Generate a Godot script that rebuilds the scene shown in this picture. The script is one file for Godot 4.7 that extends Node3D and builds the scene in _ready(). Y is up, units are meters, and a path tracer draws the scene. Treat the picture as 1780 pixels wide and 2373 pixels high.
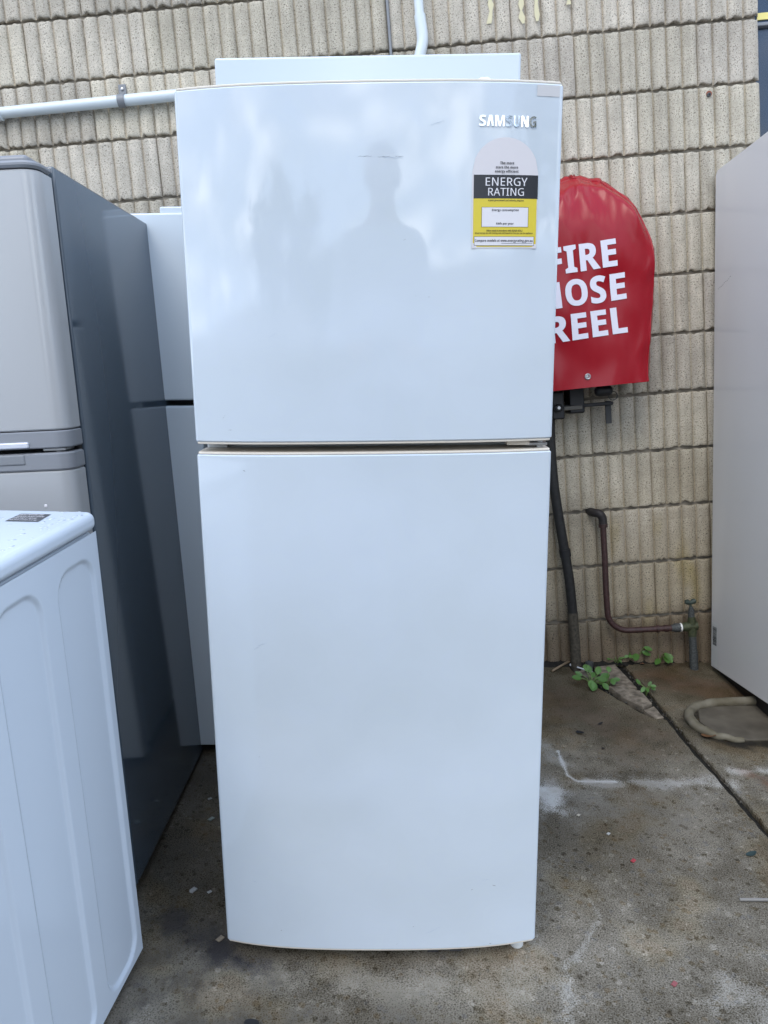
extends Node3D
# A second-hand fridge yard: white two-door fridge in front of a fluted block wall.
# Two frames are used: the world (y up along the building) and the yard frame, whose floor slopes
# away from the building; appliances stand on the yard floor.

const EYE := 1.2                 # camera height over the world's origin
const FLOOR := -1.109            # yard floor, in the yard frame
const WALL_Z := -2.66            # plane of the flute crests
const COURSE := 0.1945
const FLUTE := 0.0495
const WALL_END := 1.262

var yard := Transform3D(Basis(Vector3(0.99756, -0.06988, -0.00130), Vector3(0.06982, 0.99416, 0.08230), Vector3(-0.00446, -0.08219, 0.99661)), Vector3(0, EYE, 0))
var taken := {}
var rng := RandomNumberGenerator.new()
var M := {}


# ---------------------------------------------------------------- mesh helpers
class MB:
	var v := PackedVector3Array()
	var n := PackedVector3Array()
	var uv := PackedVector2Array()
	var c := PackedColorArray()
	var ix := PackedInt32Array()
	var tone := Color.WHITE

	func add(p: Vector3, q: Vector3, t := Vector2.ZERO) -> int:
		v.append(p); n.append(q); uv.append(t); c.append(tone)
		return v.size() - 1

	func face(a: int, b: int, d: int) -> void:
		if (v[b] - v[a]).cross(v[d] - v[a]).dot(n[a] + n[b] + n[d]) > 0.0:
			ix.append_array([a, d, b])
		else:
			ix.append_array([a, b, d])

	func quad(a: int, b: int, d: int, e: int) -> void:
		face(a, b, d); face(a, d, e)

	func flat(pts: Array, q: Vector3) -> void:      # a flat convex polygon
		var first := v.size()
		for p in pts:
			add(p, q, Vector2(p.x, p.y))
		for i in range(1, pts.size() - 1):
			face(first, first + i, first + i + 1)

	func grid(first: int, rows: int, cols: int) -> void:
		for i in rows - 1:
			for j in cols - 1:
				var a := first + i * cols + j
				quad(a, a + 1, a + cols + 1, a + cols)

	func shift(from: int, t: Transform3D) -> void:
		for i in range(from, v.size()):
			v[i] = t * v[i]
			n[i] = (t.basis * n[i]).normalized()

	func rbox(at: Vector3, size: Vector3, r: float, seg := 2) -> void:
		var h := size * 0.5
		r = minf(r, minf(h.x, minf(h.y, h.z)) * 0.98)
		for ax in 3:
			for sg in [-1.0, 1.0]:
				var u := (ax + 1) % 3
				var w := (ax + 2) % 3
				var lu := _steps(h[u], r, seg)
				var lw := _steps(h[w], r, seg)
				var first := v.size()
				for a in lu:
					for b in lw:
						var p := Vector3()
						p[ax] = h[ax] * sg
						p[u] = a; p[w] = b
						var inner := p.clamp(-h + Vector3(r, r, r), h - Vector3(r, r, r))
						var d := (p - inner).normalized()
						add(at + inner + d * r, d, Vector2(a, b))
				grid(first, lu.size(), lw.size())

	func _steps(h: float, r: float, seg: int) -> Array:
		var out := []
		for i in seg + 1:
			out.append(-h + r * (1.0 - tan(PI / 4.0 * (1.0 - float(i) / seg))))
		for i in seg + 1:
			out.append(h - r * (1.0 - tan(PI / 4.0 * (float(i) / seg))))
		return out

	func tube(pts: Array, radii, sides := 14, caps := true) -> void:
		var ref := Vector3(0.31, 0.22, 0.93)
		var first := v.size()
		var rings := pts.size()
		for i in rings:
			var t: Vector3 = (pts[mini(i + 1, rings - 1)] - pts[maxi(i - 1, 0)]).normalized()
			var s := (ref - t * ref.dot(t)).normalized()
			ref = s
			var b := t.cross(s)
			var r: float = radii if radii is float else radii[i]
			for k in sides + 1:
				var a := TAU * k / sides
				var d := s * cos(a) + b * sin(a)
				add(pts[i] + d * r, d, Vector2(float(k) / sides, i))
		grid(first, rings, sides + 1)
		if caps:
			for e in [0, rings - 1]:
				var t2: Vector3 = (pts[1] - pts[0]).normalized() * -1.0 if e == 0 else (pts[rings - 1] - pts[rings - 2]).normalized()
				var ring := []
				for k in sides:
					ring.append(v[first + e * (sides + 1) + k])
				flat(ring, t2)

	func lathe(prof: Array, sides := 18, t := Transform3D()) -> void:   # prof: Vector2(radius, height) bottom to top
		var from := v.size()
		for i in prof.size() - 1:
			var p: Vector2 = prof[i]
			var q: Vector2 = prof[i + 1]
			var e := q - p
			var nn := Vector2(e.y, -e.x).normalized()
			var first := v.size()
			for w in [p, q]:
				for k in sides + 1:
					var a := TAU * k / sides
					add(Vector3(cos(a) * w.x, w.y, sin(a) * w.x), Vector3(cos(a) * nn.x, nn.y, sin(a) * nn.x))
			grid(first, 2, sides + 1)
		shift(from, t)

	func prism(pts: Array, y0: float, y1: float, bev: float, uvs := 0.0) -> void:   # loop of Vector2(x, z), extruded along y
		var area := 0.0
		var m := pts.size()
		for i in m:
			area += pts[i].cross(pts[(i + 1) % m])
		var sg := 1.0 if area > 0.0 else -1.0
		var en := []
		for i in m:
			var e: Vector2 = pts[(i + 1) % m] - pts[i]
			en.append(Vector2(e.y, -e.x).normalized() * sg)
		var inset := []
		for i in m:
			var a: Vector2 = en[(i + m - 1) % m]
			var b: Vector2 = en[i]
			inset.append(pts[i] - (a + b) / maxf(1.0 + a.dot(b), 0.3) * bev)
		for i in m:
			var j := (i + 1) % m
			var na: Vector2 = (en[(i + m - 1) % m] + en[i]).normalized() if en[(i + m - 1) % m].dot(en[i]) > 0.7 else en[i]
			var nb: Vector2 = (en[j] + en[i]).normalized() if en[j].dot(en[i]) > 0.7 else en[i]
			var ring := [[y0, inset, -1.0], [y0 + bev, pts, -1.0], [y0 + bev, pts, 0.0], [y1 - bev, pts, 0.0], [y1 - bev, pts, 1.0], [y1, inset, 1.0]]
			for k in [0, 2, 4]:
				if k != 2 and bev <= 0.0:
					continue
				var q := []
				for w in [ring[k], ring[k + 1]]:
					for z in [[i, na], [j, nb]]:
						var p: Vector2 = w[1][z[0]]
						q.append(add(Vector3(p.x, w[0], p.y), Vector3(z[1].x, w[2], z[1].y).normalized(), Vector2(p.x, w[0])))
				quad(q[0], q[1], q[3], q[2])
		var poly := PackedVector2Array(inset)
		var tri := Geometry2D.triangulate_polygon(poly)
		for w in [[y0, -1.0], [y1, 1.0]]:
			var first := v.size()
			for p in poly:
				add(Vector3(p.x, w[0], p.y), Vector3(0, w[1], 0), Vector2(p.x, p.y))
			for k in range(0, tri.size(), 3):
				face(first + tri[k], first + tri[k + 1], first + tri[k + 2])

	func surface(am: ArrayMesh, mat: Material) -> void:
		if ix.is_empty():
			return
		var a := []
		a.resize(Mesh.ARRAY_MAX)
		a[Mesh.ARRAY_VERTEX] = v
		a[Mesh.ARRAY_NORMAL] = n
		a[Mesh.ARRAY_TEX_UV] = uv
		a[Mesh.ARRAY_COLOR] = c
		a[Mesh.ARRAY_INDEX] = ix
		am.add_surface_from_arrays(Mesh.PRIMITIVE_TRIANGLES, a)
		am.surface_set_material(am.get_surface_count() - 1, mat)


func numbered(called: String) -> String:
	var k: int = taken.get(called, 0)
	taken[called] = k + 1
	return called if k == 0 else "%s_%03d" % [called, k]


func obj(called: String, mb, mat: Material, parent: Node = null, xf := Transform3D()) -> MeshInstance3D:
	var o := MeshInstance3D.new()
	if mb is MB:
		var am := ArrayMesh.new()
		mb.surface(am, mat)
		o.mesh = am
	else:
		o.mesh = mb
		if mat:
			o.material_override = mat
	o.transform = xf
	if parent:
		var k := 0
		var nm := called
		while parent.has_node(NodePath(nm)):
			k += 1
			nm = "%s_%03d" % [called, k]
		o.name = nm
		parent.add_child(o, true)
	else:
		o.name = numbered(called)
		add_child(o, true)
	return o


func thing(called: String, label: String, category: String, xf := Transform3D(), group := "") -> Node3D:
	var o := Node3D.new()
	o.name = numbered(called)
	o.transform = xf
	add_child(o, true)
	return tag(o, label, category, group)


func tag(o: Node3D, label: String, category: String, group := "") -> Node3D:
	o.set_meta("label", label)
	o.set_meta("category", category)
	if group:
		o.set_meta("group", group)
	return o


func pose(x: float, y: float, z: float, rx := 0.0, ry := 0.0, rz := 0.0) -> Transform3D:   # in the yard frame
	return yard * Transform3D(Basis(Vector3.UP, ry) * Basis(Vector3.RIGHT, rx) * Basis(Vector3.BACK, rz), Vector3(x, y, z))


func wp(x: float, y: float, z: float) -> Vector3:      # beside the wall: height measured from the eye
	return Vector3(x, y + EYE, z)


func curve(pts: Array, per := 6) -> Array:
	var out := []
	for i in pts.size() - 1:
		var a: Vector3 = pts[maxi(i - 1, 0)]
		var b: Vector3 = pts[i]
		var c: Vector3 = pts[i + 1]
		var d: Vector3 = pts[mini(i + 2, pts.size() - 1)]
		for k in per:
			out.append(b.cubic_interpolate(c, a, d, float(k) / per))
	out.append(pts[pts.size() - 1])
	return out


func noise(s: int, freq: float, kind := FastNoiseLite.TYPE_SIMPLEX_SMOOTH, oct := 3) -> FastNoiseLite:
	var f := FastNoiseLite.new()
	f.seed = s
	f.frequency = freq
	f.noise_type = kind
	f.fractal_octaves = oct
	return f


func lin(r: float, g: float, b: float) -> Color:
	return Color(r, g, b).linear_to_srgb()


func paint(r: float, g: float, b: float, rough: float, metal := 0.0, spec := 0.5) -> StandardMaterial3D:
	var m := StandardMaterial3D.new()
	m.albedo_color = lin(r, g, b)
	m.roughness = rough
	m.metallic = metal
	m.metallic_specular = spec
	return m


func tex(im: Image) -> ImageTexture:
	return ImageTexture.create_from_image(im)


# ---------------------------------------------------------------- sky
func sky_image() -> Image:
	var w := 768
	var h := 384
	var im := Image.create(w, h, false, Image.FORMAT_RGBF)
	var a := noise(11, 1.5, FastNoiseLite.TYPE_SIMPLEX_SMOOTH, 5)
	var b := noise(29, 3.4, FastNoiseLite.TYPE_SIMPLEX_SMOOTH, 4)
	for j in h:
		var el := PI * (0.5 - (j + 0.5) / h)
		for i in w:
			var az := TAU * (i + 0.5) / w
			var d := Vector3(cos(el) * sin(az), sin(el), cos(el) * cos(az))
			if d.y < 0.0:
				im.set_pixel(i, j, Color(0.20, 0.21, 0.22))
				continue
			var p := Vector3(d.x, d.y * 2.0, d.z) * (1.5 / (0.45 + d.y))
			var cl := smoothstep(-0.30, 0.25, a.get_noise_3dv(p))
			var shade := 0.5 + 0.5 * b.get_noise_3dv(p * 0.8)
			var air := Color(0.40, 0.62, 1.05).lerp(Color(0.75, 0.92, 1.16), pow(1.0 - d.y, 3.0))
			var cloud := Color(0.62, 0.72, 0.88).lerp(Color(2.5, 2.52, 2.5), smoothstep(0.34, 0.72, shade))
			im.set_pixel(i, j, air.lerp(cloud, cl * 0.92))
	return im


# ---------------------------------------------------------------- surfaces
func speckle_maps() -> Array:      # weathered split-face concrete: pale grains and dark pits
	var s := 1024
	var a: PackedByteArray = noise(3, 0.17, FastNoiseLite.TYPE_SIMPLEX, 2).get_image(s, s).get_data()
	var b: PackedByteArray = noise(4, 0.35, FastNoiseLite.TYPE_SIMPLEX, 1).get_image(s, s).get_data()
	var d: PackedByteArray = noise(5, 0.02, FastNoiseLite.TYPE_SIMPLEX, 4).get_image(s, s).get_data()
	var col := PackedByteArray()
	col.resize(s * s * 3)
	var hgt := PackedByteArray()
	hgt.resize(s * s)
	for i in s * s:
		var g := 232 + (b[i] - 128) / 6 + (d[i] - 128) / 8
		var h := 150 + (b[i] - 128) / 3 + (d[i] - 128) / 4
		var pit := a[i] - 196 + (d[i] - 128) / 6
		if pit > 0:
			g -= mini(pit * 5, 115)
			h -= mini(pit * 3, 110)
		g = clampi(g, 0, 255)
		col[i * 3] = g
		col[i * 3 + 1] = maxi(g - 2, 0)
		col[i * 3 + 2] = maxi(g - 6, 0)
		hgt[i] = clampi(h, 0, 255)
	return [tex(Image.create_from_data(s, s, false, Image.FORMAT_RGB8, col)), tex(Image.create_from_data(s, s, false, Image.FORMAT_L8, hgt))]


func paving_maps() -> Array:       # worn concrete with exposed aggregate, damp stains and spilt white powder; 2.6 m a side
	var s := 2048
	var n1: PackedByteArray = noise(21, 0.0031, FastNoiseLite.TYPE_SIMPLEX_SMOOTH, 5).get_image(s, s).get_data()
	var n2: PackedByteArray = noise(22, 0.014, FastNoiseLite.TYPE_SIMPLEX_SMOOTH, 4).get_image(s, s).get_data()
	var n3: PackedByteArray = noise(23, 0.3, FastNoiseLite.TYPE_SIMPLEX, 2).get_image(s, s).get_data()
	var n4: PackedByteArray = noise(27, 0.0049, FastNoiseLite.TYPE_SIMPLEX_SMOOTH, 4).get_image(s, s).get_data()
	var f := noise(24, 0.085, FastNoiseLite.TYPE_CELLULAR, 1)
	f.fractal_type = FastNoiseLite.FRACTAL_NONE
	f.cellular_jitter = 1.0
	f.domain_warp_enabled = true
	f.domain_warp_amplitude = 7.0
	f.domain_warp_frequency = 0.11
	f.cellular_return_type = FastNoiseLite.RETURN_DISTANCE
	var cd: PackedByteArray = f.get_image(s, s).get_data()
	f.cellular_return_type = FastNoiseLite.RETURN_CELL_VALUE
	var cv: PackedByteArray = f.get_image(s, s).get_data()
	var col := PackedByteArray()
	col.resize(s * s * 3)
	var hgt := PackedByteArray()
	hgt.resize(s * s)
	for j in s:
		var back := clampf((0.42 - float(j) / s) / 0.2, 0.0, 1.0)       # the dirt that collects along the building
		var bk := int(back * 22.0)
		var fr := int(clampf((float(j) / s - 0.55) / 0.2, 0.0, 1.0) * 20.0)       # paler where it is walked on
		for i in s:
			var k := j * s + i
			var st := n1[k] - 128
			var m := n2[k] - 128
			var g := n3[k] - 128
			var l := 97 + st / 5 + m / 7 + g / 5 - bk / 2 + fr
			var brown := clampi((n4[k] - 128) / 11, 0, 6) + bk / 4
			var h := 128 + g / 4 + m / 6
			var dd := cd[k]
			var vv := cv[k]
			# aggregate worn bare: chips of every size, thinned out where dirt covers them
			var show := 26 + (vv * 13) % 72 - bk * 2 + m / 5 + fr
			if g > 92:
				l += 16
			elif g < -64:
				l -= 30
				h -= 18
			if vv > 104 and dd < show:
				var peb := (vv * 7) % 6
				if peb < 3:
					l -= 8 + (vv % 27)
					h -= 22
					brown += (vv % 5)
				elif peb == 3:
					l += 10 + (vv % 14)
					h += 12
				elif peb == 4:
					brown += 6
					l -= 10
				else:
					l -= 6
					brown -= 4
			l = clampi(l, 18, 235)
			col[k * 3] = clampi(l + 4 + brown / 2, 0, 255)
			col[k * 3 + 1] = clampi(l - 2 - brown / 6, 0, 255)
			col[k * 3 + 2] = clampi(l - 13 - brown, 0, 255)
			hgt[k] = clampi(h, 0, 255)
	# spilt powder, tyre dust, stains and painted shade, laid over the base: [points, half width, strength, tone]
	var marks := [
		[[Vector2(0.448, -1.97), Vector2(0.447, -1.845), Vector2(0.466, -1.817), Vector2(0.566, -1.814)], 0.008, 0.95, Color8(212, 214, 214)],
		[[Vector2(0.466, -1.812), Vector2(0.60, -1.812), Vector2(0.84, -1.80)], 0.035, 0.5, Color8(190, 190, 188)],
		[[Vector2(0.42, -2.02), Vector2(0.44, -1.90)], 0.03, 0.4, Color8(170, 170, 168)],
		[[Vector2(0.34, -1.79), Vector2(0.39, -1.77), Vector2(0.38, -1.70)], 0.045, 0.95, Color8(214, 216, 216)],
		[[Vector2(0.30, -1.72), Vector2(0.62, -1.76)], 0.13, 0.4, Color8(112, 110, 106)],
		[[Vector2(0.30, -1.20), Vector2(0.345, -1.25), Vector2(0.40, -1.33), Vector2(0.39, -1.38)], 0.010, 0.38, Color8(176, 176, 172)],
		[[Vector2(0.28, -1.10), Vector2(0.30, -1.17)], 0.02, 0.4, Color8(184, 184, 180)],
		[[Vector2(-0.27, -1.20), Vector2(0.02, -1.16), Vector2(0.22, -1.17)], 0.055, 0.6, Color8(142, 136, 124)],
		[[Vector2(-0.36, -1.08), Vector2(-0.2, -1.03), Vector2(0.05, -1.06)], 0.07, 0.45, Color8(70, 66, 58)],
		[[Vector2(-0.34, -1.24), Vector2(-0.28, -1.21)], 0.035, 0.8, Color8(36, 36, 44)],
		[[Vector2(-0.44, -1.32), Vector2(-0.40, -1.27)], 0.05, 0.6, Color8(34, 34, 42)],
		[[Vector2(0.50, -2.30), Vector2(0.68, -2.05)], 0.13, 0.5, Color8(76, 62, 50)],
		[[Vector2(0.90, -2.45), Vector2(1.05, -2.34), Vector2(1.2, -2.2)], 0.10, 0.55, Color8(88, 66, 50)],
		[[Vector2(0.93, -1.86), Vector2(0.96, -1.78)], 0.03, 0.6, Color8(92, 60, 44)],
		[[Vector2(1.05, -1.83), Vector2(1.25, -1.80)], 0.06, 0.55, Color8(120, 90, 68)],
		[[Vector2(0.88, -1.86), Vector2(1.08, -1.87)], 0.02, 0.5, Color8(196, 196, 194)],
		[[Vector2(0.60, -1.12), Vector2(0.95, -1.18)], 0.08, 0.4, Color8(168, 166, 160)],
		[[Vector2(0.44, -1.86), Vector2(0.72, -2.0)], 0.10, 0.25, Color8(128, 116, 100)],
	]
	marks.append([[Vector2(0.42, -1.60), Vector2(0.62, -1.66)], 0.10, 0.3, Color8(74, 68, 58)])
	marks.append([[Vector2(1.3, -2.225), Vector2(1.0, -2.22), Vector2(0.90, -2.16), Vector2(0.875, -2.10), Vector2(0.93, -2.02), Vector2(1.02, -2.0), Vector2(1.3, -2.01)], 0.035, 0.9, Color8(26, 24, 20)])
	for k in 9:         # shade between the appliances, painted dark over the left of the yard
		marks.append([[Vector2(-0.95 + 0.09 * ((k * 5) % 9), -0.7 - 0.19 * k), Vector2(-0.60 + 0.08 * ((k * 4) % 7), -0.85 - 0.17 * k)], 0.13, 0.4, Color8(62, 58, 53)])
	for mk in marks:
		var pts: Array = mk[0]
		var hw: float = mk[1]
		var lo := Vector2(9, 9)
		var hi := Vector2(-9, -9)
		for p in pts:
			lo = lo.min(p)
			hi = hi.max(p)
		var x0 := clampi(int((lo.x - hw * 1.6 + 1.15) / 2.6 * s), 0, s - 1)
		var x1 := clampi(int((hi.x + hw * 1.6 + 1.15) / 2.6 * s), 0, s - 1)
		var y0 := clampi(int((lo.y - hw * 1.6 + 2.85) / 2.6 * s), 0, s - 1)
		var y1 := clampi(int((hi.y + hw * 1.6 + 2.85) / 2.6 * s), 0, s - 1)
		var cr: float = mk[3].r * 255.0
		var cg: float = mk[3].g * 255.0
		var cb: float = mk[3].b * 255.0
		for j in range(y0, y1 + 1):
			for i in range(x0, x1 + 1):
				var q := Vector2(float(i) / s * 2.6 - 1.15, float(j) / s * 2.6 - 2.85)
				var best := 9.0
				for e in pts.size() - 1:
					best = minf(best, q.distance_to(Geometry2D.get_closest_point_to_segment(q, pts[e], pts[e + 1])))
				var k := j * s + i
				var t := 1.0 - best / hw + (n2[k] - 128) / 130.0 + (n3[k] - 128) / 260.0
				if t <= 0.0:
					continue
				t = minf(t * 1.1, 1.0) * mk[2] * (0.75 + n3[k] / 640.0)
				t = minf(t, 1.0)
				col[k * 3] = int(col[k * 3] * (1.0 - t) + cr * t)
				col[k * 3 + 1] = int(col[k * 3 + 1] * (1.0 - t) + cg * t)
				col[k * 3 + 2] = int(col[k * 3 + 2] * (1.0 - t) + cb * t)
	return [tex(Image.create_from_data(s, s, false, Image.FORMAT_RGB8, col)), tex(Image.create_from_data(s, s, false, Image.FORMAT_L8, hgt))]


func blotch(s: int, freq: float, lo: Color, hi: Color, size := 256) -> NoiseTexture2D:
	var t := NoiseTexture2D.new()
	t.width = size
	t.height = size
	t.seamless = true
	t.noise = noise(s, freq, FastNoiseLite.TYPE_SIMPLEX_SMOOTH, 4)
	var g := Gradient.new()
	g.set_color(0, lo)
	g.set_color(1, hi)
	t.color_ramp = g
	return t


func textured(m: StandardMaterial3D, s: int, freq: float, lo: Color, hi: Color, scale: float) -> StandardMaterial3D:
	m.albedo_texture = blotch(s, freq, lo, hi)
	m.uv1_triplanar = true
	m.uv1_scale = Vector3.ONE * scale
	return m


func make_materials() -> void:
	var sp := speckle_maps()
	var blk := paint(1, 1, 1, 0.93, 0, 0.3)
	blk.vertex_color_use_as_albedo = true
	blk.albedo_texture = sp[0]
	blk.heightmap_enabled = true
	blk.heightmap_texture = sp[1]
	blk.heightmap_scale = 0.26
	blk.uv1_triplanar = true
	blk.uv1_world_triplanar = true
	blk.uv1_scale = Vector3.ONE * 0.72
	M.block = blk
	var mo := paint(0.35, 0.31, 0.25, 0.95, 0, 0.2)
	M.mortar = textured(mo, 31, 0.02, Color(0.7, 0.7, 0.7), Color(1, 1, 1), 3.0)
	var pv := paving_maps()
	var pm := paint(1, 1, 1, 0.82, 0, 0.35)
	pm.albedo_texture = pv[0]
	pm.heightmap_enabled = true
	pm.heightmap_texture = pv[1]
	pm.heightmap_scale = 0.3
	M.paving = pm
	M.yard = textured(paint(0.11, 0.10, 0.085, 0.9, 0, 0.3), 33, 0.02, Color(0.6, 0.6, 0.6), Color(1, 1, 1), 0.6)
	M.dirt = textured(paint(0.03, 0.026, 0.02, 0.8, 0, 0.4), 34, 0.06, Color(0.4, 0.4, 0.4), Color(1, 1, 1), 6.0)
	M.fragment = textured(paint(0.34, 0.285, 0.22, 0.9, 0, 0.3), 35, 0.04, Color(0.55, 0.55, 0.55), Color(1, 1, 1), 3.0)
	var orange_peel := NoiseTexture2D.new()
	orange_peel.width = 256
	orange_peel.height = 256
	orange_peel.seamless = true
	orange_peel.noise = noise(41, 0.012, FastNoiseLite.TYPE_SIMPLEX_SMOOTH, 2)
	M.enamel = paint(0.56, 0.625, 0.695, 0.075, 0.0, 0.62)
	M.enamel.albedo_texture = blotch(48, 0.008, Color(0.965, 0.965, 0.955), Color(1, 1, 1))      # faint yellowing and hand marks
	M.enamel.roughness_texture = blotch(49, 0.016, Color(0.35, 0.35, 0.35), Color(1, 1, 1))
	M.enamel.roughness_texture_channel = BaseMaterial3D.TEXTURE_CHANNEL_RED
	M.enamel.heightmap_enabled = true
	M.enamel.heightmap_texture = orange_peel
	M.enamel.heightmap_scale = 0.05
	M.enamel.uv1_triplanar = true
	M.enamel.uv1_scale = Vector3.ONE * 1.3
	M.white_b = paint(0.56, 0.63, 0.695, 0.12)
	M.white_c = paint(0.64, 0.635, 0.63, 0.16)
	M.washer = paint(0.55, 0.62, 0.70, 0.2)
	M.cap = paint(0.64, 0.59, 0.51, 0.45)
	M.cabinet = paint(0.60, 0.62, 0.62, 0.4)
	M.gasket = paint(0.012, 0.011, 0.010, 0.7)
	M.black = paint(0.008, 0.008, 0.009, 0.5)
	M.rubber = textured(paint(0.022, 0.021, 0.020, 0.6), 42, 0.04, Color(0.5, 0.5, 0.5), Color(1, 1, 1), 4.0)
	M.steel = paint(0.42, 0.42, 0.42, 0.35, 1.0)
	M.chrome = paint(0.90, 0.92, 0.95, 0.06, 1.0)
	M.silver = paint(0.405, 0.412, 0.42, 0.25, 0.2)
	M.trim = paint(0.225, 0.235, 0.255, 0.35, 0.1)
	M.trim_bright = paint(0.62, 0.64, 0.70, 0.25, 0.3)
	M.slate = paint(0.066, 0.090, 0.118, 0.09, 0.0, 0.72)
	M.foot = paint(0.62, 0.64, 0.64, 0.4)
	M.pvc = paint(0.60, 0.66, 0.69, 0.3)
	M.grey_plastic = paint(0.19, 0.20, 0.215, 0.45)
	M.red = paint(0.30, 0.004, 0.012, 0.27, 0.0, 0.42)
	M.lettering = paint(0.70, 0.68, 0.76, 0.5)
	M.rust = textured(paint(0.075, 0.033, 0.03, 0.5), 43, 0.05, Color(0.55, 0.5, 0.5), Color(1, 1, 1), 5.0)
	M.brass = textured(paint(0.115, 0.125, 0.06, 0.55, 0.25), 44, 0.06, Color(0.45, 0.5, 0.5), Color(1, 1, 1), 6.0)
	M.galv = textured(paint(0.12, 0.13, 0.13, 0.6, 0.2), 45, 0.06, Color(0.5, 0.5, 0.5), Color(1, 1, 1), 8.0)
	M.thread_tape = paint(0.75, 0.75, 0.72, 0.6)
	M.masking = paint(0.60, 0.55, 0.36, 0.7)
	M.leaf = paint(0.055, 0.135, 0.022, 0.5)
	M.leaf.backlight_enabled = true
	M.leaf.backlight = Color(0.05, 0.1, 0.02)
	M.stem = paint(0.12, 0.17, 0.05, 0.6)
	M.rim = textured(paint(0.25, 0.23, 0.185, 0.85, 0, 0.3), 46, 0.02, Color(0.5, 0.47, 0.38), Color(1.0, 1.0, 1.0), 1.7)
	M.board = textured(paint(0.135, 0.118, 0.092, 0.85, 0, 0.3), 47, 0.012, Color(0.75, 0.75, 0.75), Color(1, 1, 1), 2.5)
	M.paper = paint(0.60, 0.58, 0.60, 0.3)
	M.paper_white = paint(0.66, 0.65, 0.68, 0.3)
	M.ink = paint(0.010, 0.011, 0.016, 0.25)
	M.yellow = paint(0.62, 0.50, 0.035, 0.3)
	M.yellow.vertex_color_use_as_albedo = true
	M.scuff = paint(0.10, 0.11, 0.13, 0.6)
	M.scuff_reflection = paint(0.41, 0.475, 0.56, 0.4)
	M.film = paint(0.52, 0.52, 0.53, 0.5)


# ---------------------------------------------------------------- the building
func block_wall() -> void:
	var wall := thing("block_wall", "long fluted cream concrete block wall behind all the appliances", "wall")
	var joint_x := 0.077
	var st := noise(51, 2.1, FastNoiseLite.TYPE_SIMPLEX_SMOOTH, 4)
	var rg := noise(52, 55.0, FastNoiseLite.TYPE_SIMPLEX_SMOOTH, 2)
	var fine := noise(53, 40.0, FastNoiseLite.TYPE_SIMPLEX_SMOOTH, 3)
	var us := [-1.0, -0.97, -0.85, -0.55, -0.18, 0.18, 0.55, 0.85, 0.97, 1.0]
	var backing := MB.new()
	backing.rbox(wp((WALL_END - 3.3) * 0.5 - 0.003, 0.4, WALL_Z - 0.1175), Vector3(WALL_END + 3.3 - 0.006, 4.4, 0.2), 0.004, 1)
	obj("mortar_bed", backing, M.mortar, wall)
	for k in range(-7, 10):
		var y0 := k * COURSE - 0.005 + 0.004
		var shift := 0.5 if k % 2 else 0.0
		var x := WALL_END
		var first_in_row := true
		while x > -3.25:
			var flutes := 8
			if first_in_row and k % 2:
				flutes = 4
			first_in_row = false
			var x0 := x - flutes * FLUTE
			# the control joint parts the block that it runs through
			fluted_block(wall, x0, flutes, y0, us, st, rg, fine)
			x = x0
	var seal := MB.new()
	seal.rbox(wp(joint_x, 1.36, WALL_Z - 0.004), Vector3(0.009, 0.86, 0.022), 0.003, 1)
	obj("control_joint", seal, M.grey_plastic, wall)


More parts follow.
